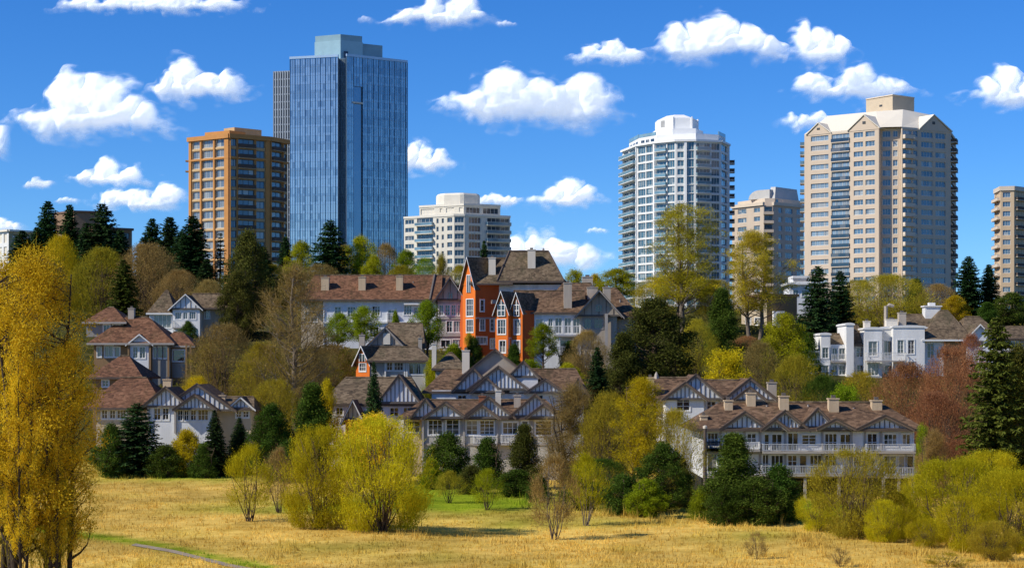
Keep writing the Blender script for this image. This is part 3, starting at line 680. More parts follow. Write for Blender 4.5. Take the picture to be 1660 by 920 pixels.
# --- big beige tower with gabled roof
KD = 1.0
B = Building('apartment_tower', 'biggest pink beige apartment tower with pale gabled roof and box penthouse', 'tower', 1430, 550)
M_pk = mk('pink_beige_wall', (.61, .495, .375), .85, .08, .2, streak=True); M_pk2 = mk('pink_beige_trim', (.68, .58, .46), .8, .07, .3)
M_pr = mk('pale_membrane_roof', (.74, .68, .56), .8, .06, .15)
st = 2.8; zt = Z_(209, 533); zb = 9
fp = [(1304, 549), (1425, 533), (1428, 535.5), (1460, 534), (1462, 532), (1541, 541), (1550, 560), (1430, 575), (1306, 566)]
core(B, fp, zb, zt - .05, M_pk, .07)
f1, fm, f3, f4 = F(*fp[0], *fp[1]), F(*fp[2], *fp[3]), F(*fp[4], *fp[5]), F(*fp[5], *fp[6])
fe, fg = F(*fp[1], *fp[2]), F(*fp[3], *fp[4])
tower_face(B, f1, zt, zb, st, [(1314.5, 1343, 'w', .32, .86, 4), (1348, 1377, 'b', .16, .86, 5), (1384, 1399, 'w', .30, .86, 3), (1403, 1418, 'w', .30, .86, 3)], M_pk, M_frame_w, glass('sunny_glass', (.16, .22, .27), .25, (.36, .36, .33)))
tower_face(B, fm, zt, zb, st, [(1430.5, 1443.5, 'w', .25, .88, 3), (1447.5, 1455, 'w', .25, .88, 2)], M_pk)
tower_face(B, f3, zt, zb, st, [(1463.5, 1479, 'b', .1, .9, 2), (1480.5, 1488, 'w', .25, .88, 2), (1493.5, 1512.5, 'w', .25, .84, 4), (1516.5, 1533, 'w', .25, .84, 3)], M_pk)
tower_face(B, f4, zt, zb, st, [(1542, 1548, 'b', .1, .9, 2)], M_pk, M_frame_d, M_glass_d)
for ff in (fe, fg):
    m = MB(); wall_holes(m, ff, 0, ff.L, zb, zt, [], 0, .2); B.part('wall', m, M_pk)
balconies(B, f1, f1.s(1347.5), f1.s(1377.5), zt, zb, st, [M_pk2, M_glass_d, M_frame_d], .35)
balconies(B, f3, f3.s(1463), f3.s(1480), zt, zb, st, [M_pk2, M_pk2, M_frame_d], 1.2)
balconies(B, f4, .5, 6, zt, zb, st, [M_pk2, M_ords, M_frame_d], 1.7)
f9 = F(1306, 566, 1304, 549); balconies(B, f9, f9.L - 6, f9.L - .4, zt, zb, st, [M_pk2, M_rail_g, M_frame_d], 1.3)
zr = Z_(180, 545)
b = MB(); q = poly(fp); cx = X_(1430, 552); cy = 553
b.prism(q, zt, zt + .5, 0); B.part('cornice', b, M_pk2)
rq = poly([(1304, 549), (1425, 533), (1462, 532), (1541, 541), (1550, 560), (1430, 575), (1306, 566)]); b = MB()
top = poly([(1342, 556), (1420, 545), (1464, 543), (1508, 548), (1510, 556), (1430, 566), (1344, 560)])
tz = [Z_(188, 556), Z_(180.5, 545), Z_(177.5, 543), Z_(186, 548), Z_(186, 556), Z_(182, 566), Z_(188, 560)]
k = len(b.v); b.v += [(x, y, zt + .503) for x, y in rq] + [(x, y, z) for (x, y), z in zip(top, tz)]
for i in range(7):
    j = (i + 1) % 7; b.f.append((i, j, 7 + j)); b.f.append((i, 7 + j, 7 + i)); b.m += [0, 0]
for i in range(1, 6): b.f.append((7, 7 + i, 8 + i)); b.m.append(0)
B.part('roof', b, M_pr)
for ff, p0, p1, pa, py in ((f1, 1309, 1346, 1327, 200), (f1, 1376, 1425, 1401, 187), (f3, 1491, 1541, 1513, 187)):
    s0, s1, sa = ff.s(p0), min(ff.s(p1), ff.L), ff.s(pa); za = ff.z(py, sa)
    g = MB(); g.extr(ff, [(s0, zt + .02), (s1, zt + .02), (sa, za)], -.5, .12, 0, 'd'); B.part('gable', g, M_pk)
    r_ = MB(); e = .3
    for (sa_, za_), (sb_, zb_) in (((s0 - .4, zt + .1), (sa, za)), ((sa, za), (s1 + .4, zt + .1))):
        r_.extr(ff, [(sa_, za_ + .01), (sb_, zb_ + .01), (sb_, zb_ + e), (sa_, za_ + e)], -9, .45, 0, 'd')
    B.part('gable_roof', r_, M_pr)
    v = MB(); v.fbox(ff, sa - .5, sa + .5, .123, .2, zt + (za - zt) * .42, zt + (za - zt) * .6); B.part('vent', v, M_frame_d)
pp = [(1404, 556), (1447, 547), (1482, 553), (1478, 565), (1408, 565)]
M_pbx = mk('penthouse_stucco', (.56, .46, .33), .85, .1, .3)
prism_part(B, 'penthouse', pp, zt + 1, Z_(157, 550), M_pbx); prism_part(B, 'penthouse_cap', [(1403.4, 555.8), (1447, 546.6), (1482.6, 552.8), (1478, 565.4), (1408, 565.4)], Z_(157, 550) + .003, Z_(155.5, 550), M_pk2)
b = MB()
for p in (1440, 1443, 1447): c = X_(p, 556); b.tube([(c, 556, Z_(156, 550)), (c + .2, 556, Z_(151, 550))], [.16, .12], 5)
B.part('aerial', b, M_frame_d)
ff = F(1404, 556, 1447, 547); b = MB(); a = ff.s(1428); b.fbox(ff, a - .6, a + .6, .01, .06, Z_(173, 551), Z_(170, 551)); B.part('vent', b, M_frame_d)
B.flush()

# --- narrow tower at the right edge
KD = 1.22
B = Building('apartment_tower', 'tan tower cut by the right edge, curved balconies stacked up its left side', 'tower', 1645, 565)
M_ta = mk('tan_wall', (.60, .45, .29), .85, .1, .25, streak=True)
st = 3.46; zt = Z_(309, 556); zb = 6
fp = [(1612, 566), (1622, 556), (1644, 555), (1690, 566), (1688, 585), (1616, 585)]; core(B, fp, zb, zt - .02, M_ta)
f0, f1, f2 = F(*fp[0], *fp[1]), F(*fp[1], *fp[2]), F(*fp[2], *fp[3])
tower_face(B, f0, zt, zb, st, [(1613.5, 1620, 'b', .1, .88, 1)], M_ta, M_frame_d, M_glass_d)
tower_face(B, f1, zt, zb, st, [(1625.5, 1638, 'w', .28, .82, 3)], M_ta)
tower_face(B, f2, zt, zb, st, [(1647, 1662, 'b', .1, .9, 3), (1667, 1682, 'w', .2, .8, 3)], M_ta, M_frame_d, M_glass_d)
balconies(B, f0, -.6, f0.L * .95, zt, zb, st, [M_be2, M_pk2, M_frame_d], 1.1)
balconies(B, f2, f2.s(1646), f2.s(1663), zt, zb, st, [M_be2, M_ords, M_frame_d], 1.0)
for ff in (f0, f1, f2):
    b = MB(); b.fbox(ff, -.1, ff.L + .1, -.4, .4, zt + .003, zt + 1.6); B.part('parapet', b, M_pk2)
B.flush()

KD = 1.0
# --- far left blocks half hidden by the trees
B = Building('apartment_block', 'brown flat roofed block half hidden behind the dark spruces at left', 'building', 150, 470)
M_br = mk('brown_brick', (.26, .165, .10), .9, .15, .5, .2, 6); M_br2 = mk('brown_trim', (.16, .10, .07), .8)
f1, f2 = F(88, 474, 150, 466), F(150, 466, 214, 474)
z1 = Z_(343, 466); z2 = Z_(372, 470)
prism_part(B, 'upper_block', [(88, 474), (120, 468), (162, 470), (162, 490), (92, 490)], z2 - 2, z1, M_br)
prism_part(B, 'parapet', [(87.5, 473.8), (120, 467.6), (162.6, 469.8), (162, 490.2), (92, 490.2)], z1 + .003, Z_(340, 466), M_br2)
core(B, [(84, 478), (150, 468), (214, 474), (212, 495), (90, 495)], 6, z2, M_br, .03); f3 = F(150, 468, 214, 474); f4 = F(84, 478, 150, 468)
tower_face(B, f3, z2, 6, 3., [(160, 172, 'w', .3, .8, 2), (182, 194, 'w', .3, .8, 2), (201, 210, 'w', .3, .8, 2)], M_br, M_frame_d, M_glass_d)
tower_face(B, f4, z2, 6, 3., [(92, 104, 'w', .3, .8, 2), (116, 128, 'w', .3, .8, 2)], M_br, M_frame_d, M_glass_d)
b = MB(); b.fbox(f3, -.1, f3.L + .3, -.4, .5, z2 + .003, z2 + .6); B.part('parapet', b, M_br2)
b = MB(); x = X_(170, 480); b.tube([(x, 480, z2), (x, 480, Z_(322, 480))], [.12, .05], 5); B.part('aerial', b, M_frame_d)
B.flush()
B = Building('apartment_block', 'pale low flat roofed building at the far left edge behind trees', 'building', 25, 455)
zt = Z_(375, 452); f1, f2 = F(-30, 460, 14, 452), F(14, 452, 62, 458)
core(B, [(-30, 460), (14, 452), (62, 458), (60, 475), (-28, 475)], 6, zt - .05, M_cr)
tower_face(B, f1, zt, 6, 3.2, [(-20, -12, 'w', .2, .8, 2), (-3, 3, 'w', .15, .85, 1), (6, 11, 'w', .15, .85, 1)], M_wh, M_frame_w, M_glass_d)
tower_face(B, f2, zt, 6, 3.2, [(20, 30, 'w', .3, .8, 2), (38, 48, 'w', .3, .8, 2)], mk('ochre_wall', (.50, .40, .22), .85), M_frame_d, M_glass_d)
for ff in (f1, f2):
    b = MB(); b.fbox(ff, -.1, ff.L + .1, -.4, .5, zt + .003, zt + .5); B.part('parapet', b, M_cr2)
B.flush()
# ------------------------------------------------------------------ houses
S_br = shingle('shingles_brown', (.125, .075, .045), (.042, .027, .019), (.235, .148, .09))
S_rd = shingle('shingles_red_brown', (.150, .072, .040), (.056, .030, .019), (.255, .130, .074))
S_gr = shingle('shingles_grey_brown', (.128, .092, .058), (.046, .035, .025), (.225, .168, .108))
W_bl = mk('board_blue_white', (.72, .73, .74), .75, .22, .5, .15, 5, streak=True)
W_wh = mk('render_white', (.78, .77, .74), .8, .16, .4, .1, 6, streak=True)
W_gy = mk('siding_grey', (.46, .44, .39), .85, .26, .5, .15, 6, streak=True)
W_tp = mk('siding_taupe', (.44, .37, .29), .85, .24, .5, .15, 6, streak=True)
W_br = mk('siding_brown', (.27, .165, .08), .85, .15, .5, .15, 6, streak=True)
W_or = mk('render_orange', (.74, .17, .018), .75, .12, .5, .1, 6, streak=True)
W_ord = mk('render_orange_shaded', (.52, .095, .018), .8, .14, .5, .1, 6, streak=True)  # darker copy of the orange render: shade of right-facing walls put into colour
W_be = mk('stucco_beige', (.52, .42, .29), .9, .12, .5, .15, 8, streak=True)
T_wh = mk('trim_white', (.74, .73, .70), .6, .08, .8)
T_gy = mk('trim_grey', (.36, .33, .30), .7, .14, .8)
T_rk = mk('rake_brown', (.17, .125, .095), .75, .2, 1.2)
T_dk = mk('batten_dark', (.12, .105, .095), .8, .2, 1.5)
C_st = mk('chimney_stucco', (.58, .44, .28), .9, .16, .9, .2, 10, streak=True)
C_gy = mk('chimney_grey', (.44, .38, .31), .9, .16, .9, .2, 10, streak=True)
C_wh = mk('chimney_white', (.68, .62, .52), .9, .12, .9, .2, 10, streak=True)
D_vd = mk('interior_shade', (.025, .022, .02), .9)  # near-black colour holds the shade of the open ground floor
M_gutter = mk('gutter_dark', (.10, .075, .06), .6, .15, 1)
G_h = glass('house_glass', (.018, .022, .028), .22, (.30, .29, .26), rough=.03)

class House(Building):
    """fronts are given by wall lines; sizes come from picture columns and rows at the wall's own depth"""
    def window(h, fr, d, a0, a1, z0, z1, nx=2, nz=2, trim=T_wh, tw=.13, depth=.14):
        f = MB(); b = .06; e = d - depth
        for x0, x1, y0, y1 in ((a0 - tw, a1 + tw, z1, z1 + tw), (a0 - tw, a1 + tw, z0 - tw * 1.2, z0), (a0 - tw, a0, z0, z1), (a1, a1 + tw, z0, z1)):
            f.fbox(fr, x0, x1, d + .003, d + .06, y0, y1)
        for x0, x1, y0, y1 in ((a0, a1, z0, z0 + b), (a0, a1, z1 - b, z1), (a0, a0 + b, z0 + b, z1 - b), (a1 - b, a1, z0 + b, z1 - b)):
            f.fbox(fr, x0, x1, e + .03, e + .11, y0, y1)
        for i in range(1, nx):
            x = a0 + (a1 - a0) * i / nx; f.fbox(fr, x - .035, x + .035, e + .03, e + .10, z0 + b, z1 - b)
        for i in range(1, nz):
            z = z0 + (z1 - z0) * i / nz
            for j in range(nx):
                xa = a0 + (a1 - a0) * j / nx + (b if j == 0 else .035); xb = a0 + (a1 - a0) * (j + 1) / nx - (b if j == nx - 1 else .035)
                f.fbox(fr, xa, xb, e + .03, e + .08, z - .025, z + .025)
        o = h.part('window', f, trim)
        g = MB(); P = fr.p; g.face([P(a0, e + .015, z0), P(a1, e + .015, z0), P(a1, e + .015, z1), P(a0, e + .015, z1)])
        h.part('pane', g, G_h, o)
    def wall(h, fr, py_top, mat, wins=(), depth=8, z0=None, core=True, name='wall', trim=T_wh, ztop=None):
        """front wall with real openings; wins: (px0,px1,py0,py1[,nx,nz])"""
        zt = ztop if ztop is not None else fr.z(py_top, fr.L / 2); zb = h.zg - 1.5 if z0 is None else z0
        hol = []
        for w in wins:
            a0, a1 = fr.s(w[0]), fr.s(w[1]); am = (a0 + a1) / 2; hol.append((a0, a1, fr.z(w[3], am), fr.z(w[2], am)))
        m = MB(); wall_holes(m, fr, 0, fr.L, zb, zt, hol, 0, .14)
        if core: m.fbox(fr, .02, fr.L - .02, -depth, -.16, zb, zt - .02)
        h.part(name, m, mat)
        for w, q in zip(wins, hol): h.window(fr, 0, *q, *(w[4:6] if len(w) > 4 else (2, 2)), trim=w[6] if len(w) > 6 else trim)
        return zt
    def roof_s(h, fr, ze, zr, depth, over=.5, side=.4, mat=S_br, hipl=0., hipr=0., ridge=.5, trim=M_gutter, th=.22):
        """ridge parallel to the wall line; hipl/hipr draw the ridge ends in"""
        L = fr.L; b = MB(); P = fr.p; dr = -depth * ridge; db = -depth - over
        sl = (zr - ze) / (over + depth * ridge) if ridge else 0
        A, Bq, C, D = (-side, over, ze), (L + side, over, ze), (L + side - hipr, dr, zr), (-side + hipl, dr, zr)
        E, Fq = (L + side, db, ze), (-side, db, ze); n = 9
        def q(*v): b.face([P(*p) for p in v])
        # ridge line sags and undulates a little, as old shingle does
        q(A, Bq, C, D); q(E, Fq, D, C); q(Bq, E, C); q(Fq, A, D)
        lo = lambda p: (p[0], p[1], p[2] - th)
        q(A, lo(A), lo(Bq), Bq); q(Bq, lo(Bq), lo(E), E); q(E, lo(E), lo(Fq), Fq); q(Fq, lo(Fq), lo(A), A); q(lo(A), lo(Fq), lo(E), lo(Bq))
        o = h.part('roof', b, mat)
        g = MB(); g.fbox(fr, -side - .02, L + side + .02, over + .003, over + .12, ze - th - .03, ze + .02); h.part('gutter', g, trim)
        c = MB(); c.tube([P(D[0] + .1, dr, zr + .02), P(C[0] - .1, dr, zr + .02)], [.13, .13], 5); h.part('ridge_cap', c, S_gr, o)
        return o
    def gable(h, fr, a0, a1, ze, za, back, wall=W_bl, battens=5, over=.32, side=.42, mat=S_br, trim=T_rk, dark=True, win=None, apex=None, th=.12, face=True, beam=True):
        """gable facing out of the wall line, ridge running straight back"""
        P = fr.p; am = (a0 + a1) / 2 if apex is None else apex
        sl = (za - ze) / (am - a0); sr = (za - ze) / (a1 - am)
        if face:
            b = MB(); k = 0
            b.face([P(a0, 0, ze), P(a1, 0, ze), P(am, 0, za)], 0); b.face([P(a1, -.2, ze), P(a0, -.2, ze), P(am, -.2, za)], 0)
            if beam: b.fbox(fr, a0 + .05, a1 - .05, .002, .09, ze - .14, ze + .12, 1)
            battens = int(battens * 1.5 + .5)
            for i in range(battens):
                x = a0 + (a1 - a0) * (i + 1) / (battens + 1); zt = ze + (sl * (x - a0) if x <= am else sr * (a1 - x)) - .18
                if zt > ze + .25: b.fbox(fr, x - .045, x + .045, .003, .06, ze + .121, zt, 1)
            o = h.part('gable', b, [wall, T_dk])
            if win:
                w = MB(); x0, x1, y0, y1 = win; w.fbox(fr, x0, x1, .004, .05, y0, y1, 0); w.fbox(fr, x0 - .09, x0 - .001, .004, .09, y0, y1, 1); w.fbox(fr, x1 + .001, x1 + .09, .004, .09, y0, y1, 1); w.fbox(fr, x0 - .09, x1 + .09, .004, .09, y1 + .001, y1 + .1, 1)
                w.fbox(fr, (x0 + x1) / 2 - .04, (x0 + x1) / 2 + .04, .051, .08, y0, y1, 1); h.part('window', w, [G_h, trim])
        e0, e1 = ze - sl * side, ze - sr * side
        r_ = MB(); r_.extr(fr, [(a0 - side, e0 + .02), (am, za + .02), (a1 + side, e1 + .02), (a1 + side, e1 + .02 + th), (am, za + .04 + th), (a0 - side, e0 + .02 + th)], -back, over, 0, 'd')
        o = h.part('roof', r_, mat)
        t = MB()
        t.extr(fr, [(a0 - side - .03, e0 - .04), (am, za - .02), (am, za + .08 + th), (a0 - side - .03, e0 + .04 + th)], over + .003, over + .09, 0, 'd')
        t.extr(fr, [(am + .001, za - .02), (a1 + side + .03, e1 - .04), (a1 + side + .03, e1 + .04 + th), (am + .001, za + .08 + th)], over + .003, over + .09, 0, 'd')
        if dark:
            t.extr(fr, [(a0 - side - .05, e0 + .05 + th), (am, za + .09 + th), (am, za + .19 + th), (a0 - side - .05, e0 + .15 + th)], over - .1, over + .14, 1, 'd')
            t.extr(fr, [(am + .001, za + .09 + th), (a1 + side + .05, e1 + .05 + th), (a1 + side + .05, e1 + .15 + th), (am + .001, za + .19 + th)], over - .1, over + .14, 1, 'd')
        if dark:
            t.extr(fr, [(a0 - side * .4, ze - sl * side * .4 - .17), (am, za - .17), (am, za - .05), (a0 - side * .4, ze - sl * side * .4 - .05)], .1, .16, 2, 'd')
            t.extr(fr, [(am + .001, za - .17), (a1 + side * .4, ze - sr * side * .4 - .17), (a1 + side * .4, ze - sr * side * .4 - .05), (am + .001, za - .05)], .1, .16, 2, 'd')
        h.part('rake_board', t, [trim, M_gutter, T_gy])
    def gpx(h, fr, p0, p1, py_e, py_a, back, **k):
        """gable from picture columns/rows on the wall line"""
        a0, a1 = fr.s(p0), fr.s(p1); am = (a0 + a1) / 2
        if 'pa' in k: am = fr.s(k.pop('pa')); k['apex'] = am
        h.gable(fr, a0, a1, fr.z(py_e, am), fr.z(py_a, am), back, **k)
    def chimney(h, p0, p1, py_t, py_b, Y, mat=C_st, dep=1.0):
        fr = F(p0, Y, p1, Y); zt, zb = Z_(py_t, Y), Z_(py_b, Y) - 1.2; b = MB()
        b.fbox(fr, 0, fr.L, -dep, 0, zb, zt - .12); o = h.part('chimney', b, mat)
        c = MB(); c.fbox(fr, -.07, fr.L + .07, -dep - .07, .07, zt - .119, zt); c.fbox(fr, fr.L * .3, fr.L * .7, -dep * .7, -dep * .3, zt + .001, zt + .3, 1); h.part('cap', c, [mat, T_dk], o)
    def balcony(h, fr, p0, p1, py_top, py_bot, proj=1.3, slat=.16, mat=T_wh, slabm=T_gy, ends=True):
        a0, a1 = fr.s(p0), fr.s(p1); am = (a0 + a1) / 2; z1 = fr.z(py_top, am, d=proj); z0 = fr.z(py_bot, am, d=proj)
        s = MB(); s.fbox(fr, a0, a1, .003, proj, z0 - .22, z0); o = h.part('balcony', s, slabm)
        r_ = MB(); P = fr.p; d = proj - .1
        r_.fbox(fr, a0, a1, d - .05, d + .05, z1 - .07, z1); r_.fbox(fr, a0, a1, d - .04, d + .04, z0 + .08, z0 + .14)
        n = max(2, int((a1 - a0) / slat))
        for i in range(n + 1):
            x = a0 + .03 + (a1 - a0 - .06) * i / n; w = .05 if i % 10 == 0 else .026; r_.fbox(fr, x - w, x + w, d - .025, d + .025, z0 + .141, z1 - .071)
        if ends:
            for x in (a0 + .04, a1 - .04):
                r_.fbox(fr, x - .04, x + .04, .01, d - .051, z1 - .07, z1)
                for j in range(6): r_.fbox(fr, x - .025, x + .025, .1 + j * d / 6.5, .15 + j * d / 6.5, z0 + .002, z1 - .071)
        h.part('railing', r_, mat, o)
    def post(h, px, Y, py0, py1, w=.12, mat=T_gy, z0=None):
        fr = F(px - .5, Y, px + .5, Y); m = fr.L / 2; b = MB(); b.fbox(fr, m - w, m + w, -w, w, Z_(py1, Y) if z0 is None else z0, Z_(py0, Y)); h.part('post', b, mat)
    def vents(h, *ps):
        for px, py, Y in ps:
            x, z = X_(px, Y), Z_(py, Y); b = MB(); b.tube([(x, Y, z - .8), (x, Y, z), (x, Y, z + .02)], [.1, .1, .16], 6); h.part('vent_pipe', b, T_gy)
    def band(h, fr, py0, py1, mat=T_gy, d=.10, a0=0, a1=None):
        b = MB(); am = fr.L / 2; b.fbox(fr, a0, fr.L if a1 is None else a1, .003, d, fr.z(py1, am), fr.z(py0, am)); h.part('band', b, mat)

def NX(n, *ws): return [(*w, n, 2) for w in ws]

# --- right front row of timber-gabled flats with balconies (on the meadow edge)
H = House('timber_frame_house', 'long half-timbered house with two rows of white balconies and four tan chimneys', 'house', 1300, 184, 'brown roofed timber gabled houses')
Y = 178; fr = F(1139, Y, 1482, Y)
zw = H.wall(fr, 694, W_bl, [(1147, 1164, 701, 722, 3, 2), (1176, 1203, 703, 722, 3, 1), (1211, 1226, 702, 718, 2, 2), (1239, 1247, 703, 730, 1, 2), (1251, 1268, 703, 731, 2, 2), (1277, 1294, 701, 730, 2, 1), (1300, 1323, 704, 721, 2, 3),
    (1337, 1357, 702, 731, 3, 2), (1362, 1379, 703, 731, 2, 2), (1406, 1422, 702, 731, 2, 2), (1433, 1454, 703, 722, 3, 2), (1463, 1476, 703, 722, 2, 1),
    (1147, 1162, 735, 764, 1, 1), (1236, 1246, 736, 767, 2, 2), (1250, 1270, 737, 767, 3, 1), (1277, 1292, 737, 767, 2, 3), (1296, 1308, 737, 767, 1, 1), (1313, 1332, 737, 767, 3, 2), (1337, 1356, 737, 755, 3, 2), (1384, 1400, 738, 756, 4, 2), (1433, 1453, 738, 768, 2, 3), (1457, 1467, 738, 768, 1, 1), (1470, 1481, 738, 768, 1, 1)],
    depth=11, z0=Z_(774, Y))
m = MB(); m.fbox(fr, .1, fr.L - .1, -11, -2.2, H.zg - 1.5, Z_(774.5, Y)); H.part('wall', m, D_vd)
for p0, p1 in ((1287, 1300), (1170, 1200), (1440, 1452)):
    b = MB(); f2 = fr.shift(-2.19); b.fbox(f2, f2.s(p0), f2.s(p1), .01, .08, Z_(797, Y), Z_(780, Y), 0); H.part('garage_window', b, G_h)
fl = F(1126, 189, 1139, 178); H.wall(fl, 694, W_wh, [(1128, 1131.5, 703, 722, 1, 2), (1133.5, 1137, 703, 722, 1, 2), (1128, 1137, 735, 762, 2, 1)], core=False, z0=Z_(774, Y))
for p in (1168, 1207, 1232, 1273, 1333, 1380, 1402, 1428): H.post(p, Y - .08, 694.5, 772, .10, T_gy)
for p in (1236, 1305, 1360, 1432, 1457, 1480): H.post(p, Y - 1.2, 774, 806, .13, T_gy, H.zg - .4)
H.band(fr, 693.5, 697, T_gy, .16); H.band(fr, 731.5, 735.5, T_gy, .12); H.band(fr, 769.5, 774, W_tp, .12)
T_rl = mk('railing_pale_grey', (.42, .44, .47), .7, .15, .8)
H.balcony(fr, 1234, 1383, 719, 731, mat=T_rl); H.balcony(fr, 1401, 1480, 719, 731, mat=T_rl); H.balcony(fr, 1232, 1362, 754, 768, 1.5, mat=T_rl); H.balcony(fr, 1431, 1485, 757, 771, 1.5, mat=T_rl)
for p in (1141, 1235.5, 1383, 1481): H.post(p, Y - .1, 698, 772, .05, T_wh); H.balcony(fr, 1143, 1168, 715, 727, .9)
H.balcony(fr, 1174, 1230, 716, 728, 1.0)
ze = Z_(694, Y)
H.roof_s(fr, ze, Z_(652, Y + 6), 12, .6, 1.0, S_br, 3.2, 3.0)
for p0, p1, pe, pa, dy, bt in ((1172, 1242, 694, 670, .35, 5), (1238, 1306, 694, 668, .25, 7), (1240, 1273, 694.4, 682, .75, 3), (1298, 1352, 692, 664, .2, 5), (1330, 1378, 694, 682, .8, 3), (1394, 1474, 695, 676, .4, 6)):
    H.gpx(fr.shift(dy), p0, p1, pe, pa, 6.5, wall=W_bl, battens=bt)
for p0, p1, t, bt, dy in ((1136, 1147, 673, 690, 1.5), (1175, 1188, 648, 672, 4), (1211, 1225, 636, 668, 5), (1264, 1279, 641, 672, 4), (1344, 1360, 645, 680, 3.5), (1414, 1430, 648, 678, 4)): H.chimney(p0, p1, t, bt, Y + dy, C_st)
H.vents((1160, 668, Y + 4), (1243, 656, Y + 5), (1310, 655, Y + 5), (1384, 660, Y + 4.5), (1395, 668, Y + 3.5))
# --- house behind it
H = House('timber_frame_house', 'smaller half-timbered house whose gables rise above and left of the white balconied row', 'house', 1150, 210, 'brown roofed timber gabled houses')
Y = 205; fr = F(1079, Y, 1141, Y)
H.wall(fr, 645, W_bl, [(1097, 1118, 643.5, 665, 2, 3)], depth=12)
fl = F(1064, 216, 1079, 205); H.wall(fl, 645, W_wh, [(1068, 1074, 655, 672, 1, 2), (1068, 1074, 680, 694, 1, 2)], core=False)
f2 = F(1141, Y + 3, 1258, Y + 3); H.wall(f2, 647, W_bl, [(1146, 1160, 650, 664, 2, 2), (1182, 1196, 650, 664, 2, 2)], depth=10)
H.gpx(fr.shift(.3), 1078, 1143, 646, 622, 9, battens=6)
H.gpx(F(1060, Y + 2.6, 1200, Y + 2.6), 1084, 1172, 646, 609, 9, battens=7)
H.gpx(f2.shift(.4), 1174, 1258, 648, 615, 9, battens=7); H.gpx(f2.shift(1.2), 1190, 1240, 648, 629, 6, battens=4)
H.roof_s(F(1046, Y + 3, 1130, Y + 3), Z_(645, Y + 2.4), Z_(612, Y + 8), 10, .5, .4, S_br, 1.5, 0)
H.roof_s(F(1140, Y + 4, 1216, Y + 4), Z_(640, Y + 4), Z_(616, Y + 9), 10, .3, .2, S_br)
H.chimney(1049, 1060, 611, 640, Y + 3, C_st); H.chimney(1245, 1259, 619, 645, Y + 6, C_gy)
b = MB(); x = X_(1064, Y + 8); b.tube([(x, Y + 8, Z_(614, Y + 8)), (x, Y + 8, Z_(607, Y + 8)), (x, Y + 8, Z_(602, Y + 8))], [.35, .22, .03], 6); H.part('finial', b, C_gy)

# --- centre front row
H = House('timber_frame_house', 'front central half-timbered house with a row of small dark-edged gables over wide windows', 'house', 775, 210, 'brown roofed timber gabled houses')
Y = 205; fr = F(684, Y, 912, Y)
H.wall(fr, 676, W_gy, [(694.5, 717, 680, 704, 3, 3), (723.5, 744, 679.5, 704, 2, 3), (756, 774, 681, 704, 2, 3), (778, 801, 681, 704, 3, 4), (815, 839, 684, 703, 3, 2), (846, 856, 682, 703, 1, 2), (868, 894, 681.5, 705, 1, 4)], depth=12)
fl = F(655, Y + 1.5, 684, Y + 1.5); H.wall(fl, 676, W_be, [(661, 681, 682, 700, 2, 2)], depth=9)
H.part('wall', (lambda m: (wall_holes(m, F(684, Y + 1.5, 684.05, Y), 0, 1.5, H.zg - 1.5, Z_(676, Y), [], 0, .1), m)[1])(MB()), W_gy)
for p in (685.5, 752, 806, 862): H.post(p, Y - .12, 676, 740, .11, T_gy)
H.post(682.5, Y + 1.3, 676, 740, .11, C_st)
H.band(fr, 674.5, 678, T_gy, .14); H.band(fr, 718, 721, T_gy, .1)
H.balcony(fr, 767, 806, 706, 719, .7); H.balcony(fr, 812, 835, 704, 718, 1.0)
H.roof_s(F(655, Y + .2, 905, Y + .2), Z_(676, Y), Z_(648, Y + 5.5), 11, .55, .8, S_br, 2.5, 2)
for p0, p1, pe, pa, dy, bt in ((668, 712, 676, 648, .3, 4), (690, 753, 676, 654, .8, 4), (754, 830, 675, 645, .25, 8), (757, 806, 676, 658, .9, 6), (829, 906, 674, 641, .3, 8), (856, 906, 675.5, 657, .95, 4)):
    H.gpx(fr.shift(dy), p0, p1, pe, pa, 6.5, battens=bt)
H.chimney(803, 812, 632, 656, Y + 3.5, C_wh); H.chimney(833, 844, 640, 662, Y + 3, C_gy); H.chimney(776, 787, 641, 655, Y + 4.2, mk('chimney_brick', (.30, .12, .06), .9, .3, 4), .8)
H.vents((672, 664, Y + 3), (744, 655, Y + 4), (822, 656, Y + 4))
for p in (657, 684.8, 908): H.post(p, Y - .05 + (1.5 if p < 670 else 0), 677, 745, .05, T_wh)
# --- centre back row
H = House('timber_frame_house', 'taller central half-timbered house with big stacked gables behind the front row', 'house', 810, 228, 'brown roofed timber gabled houses')
Y = 222; fr = F(700, Y, 946, Y)
H.wall(fr, 632, W_bl, [(742, 756, 640, 652, 2, 2), (776, 790, 640, 652, 2, 2), (868, 880, 640, 652, 2, 2)], depth=12)
H.roof_s(F(690, Y + .4, 948, Y + .4), Z_(634, Y), Z_(598, Y + 6), 12, .5, .4, S_br, 2.5, 1.2)
f5 = F(700, Y + 3.4, 946, Y + 3.4)
H.gpx(f5, 728, 878, 628, 568, 9, wall=W_tp, battens=0, beam=False)
H.gpx(fr.shift(.5), 736, 800, 632, 599, 9, battens=6)
H.gpx(fr.shift(.95), 762, 854, 630, 595.5, 9, battens=9); H.gpx(fr.shift(2.0), 767, 812, 634, 614, 8, battens=4)
H.gpx(fr.shift(.3), 826, 871, 610, 587, 6, battens=4); H.gpx(fr.shift(1.1), 856, 912, 635, 616, 8, battens=5)
b = MB(); fq = fr.shift(.28); b.fbox(fq, fq.s(826), fq.s(872), -5, -.02, Z_(636, Y), Z_(609.5, Y)); H.part('wall', b, W_bl)
H.gpx(fr.shift(.4), 924, 950, 636, 616, 8, battens=3, wall=W_gy)
H.chimney(749, 761, 567, 600, Y + 5, C_wh)
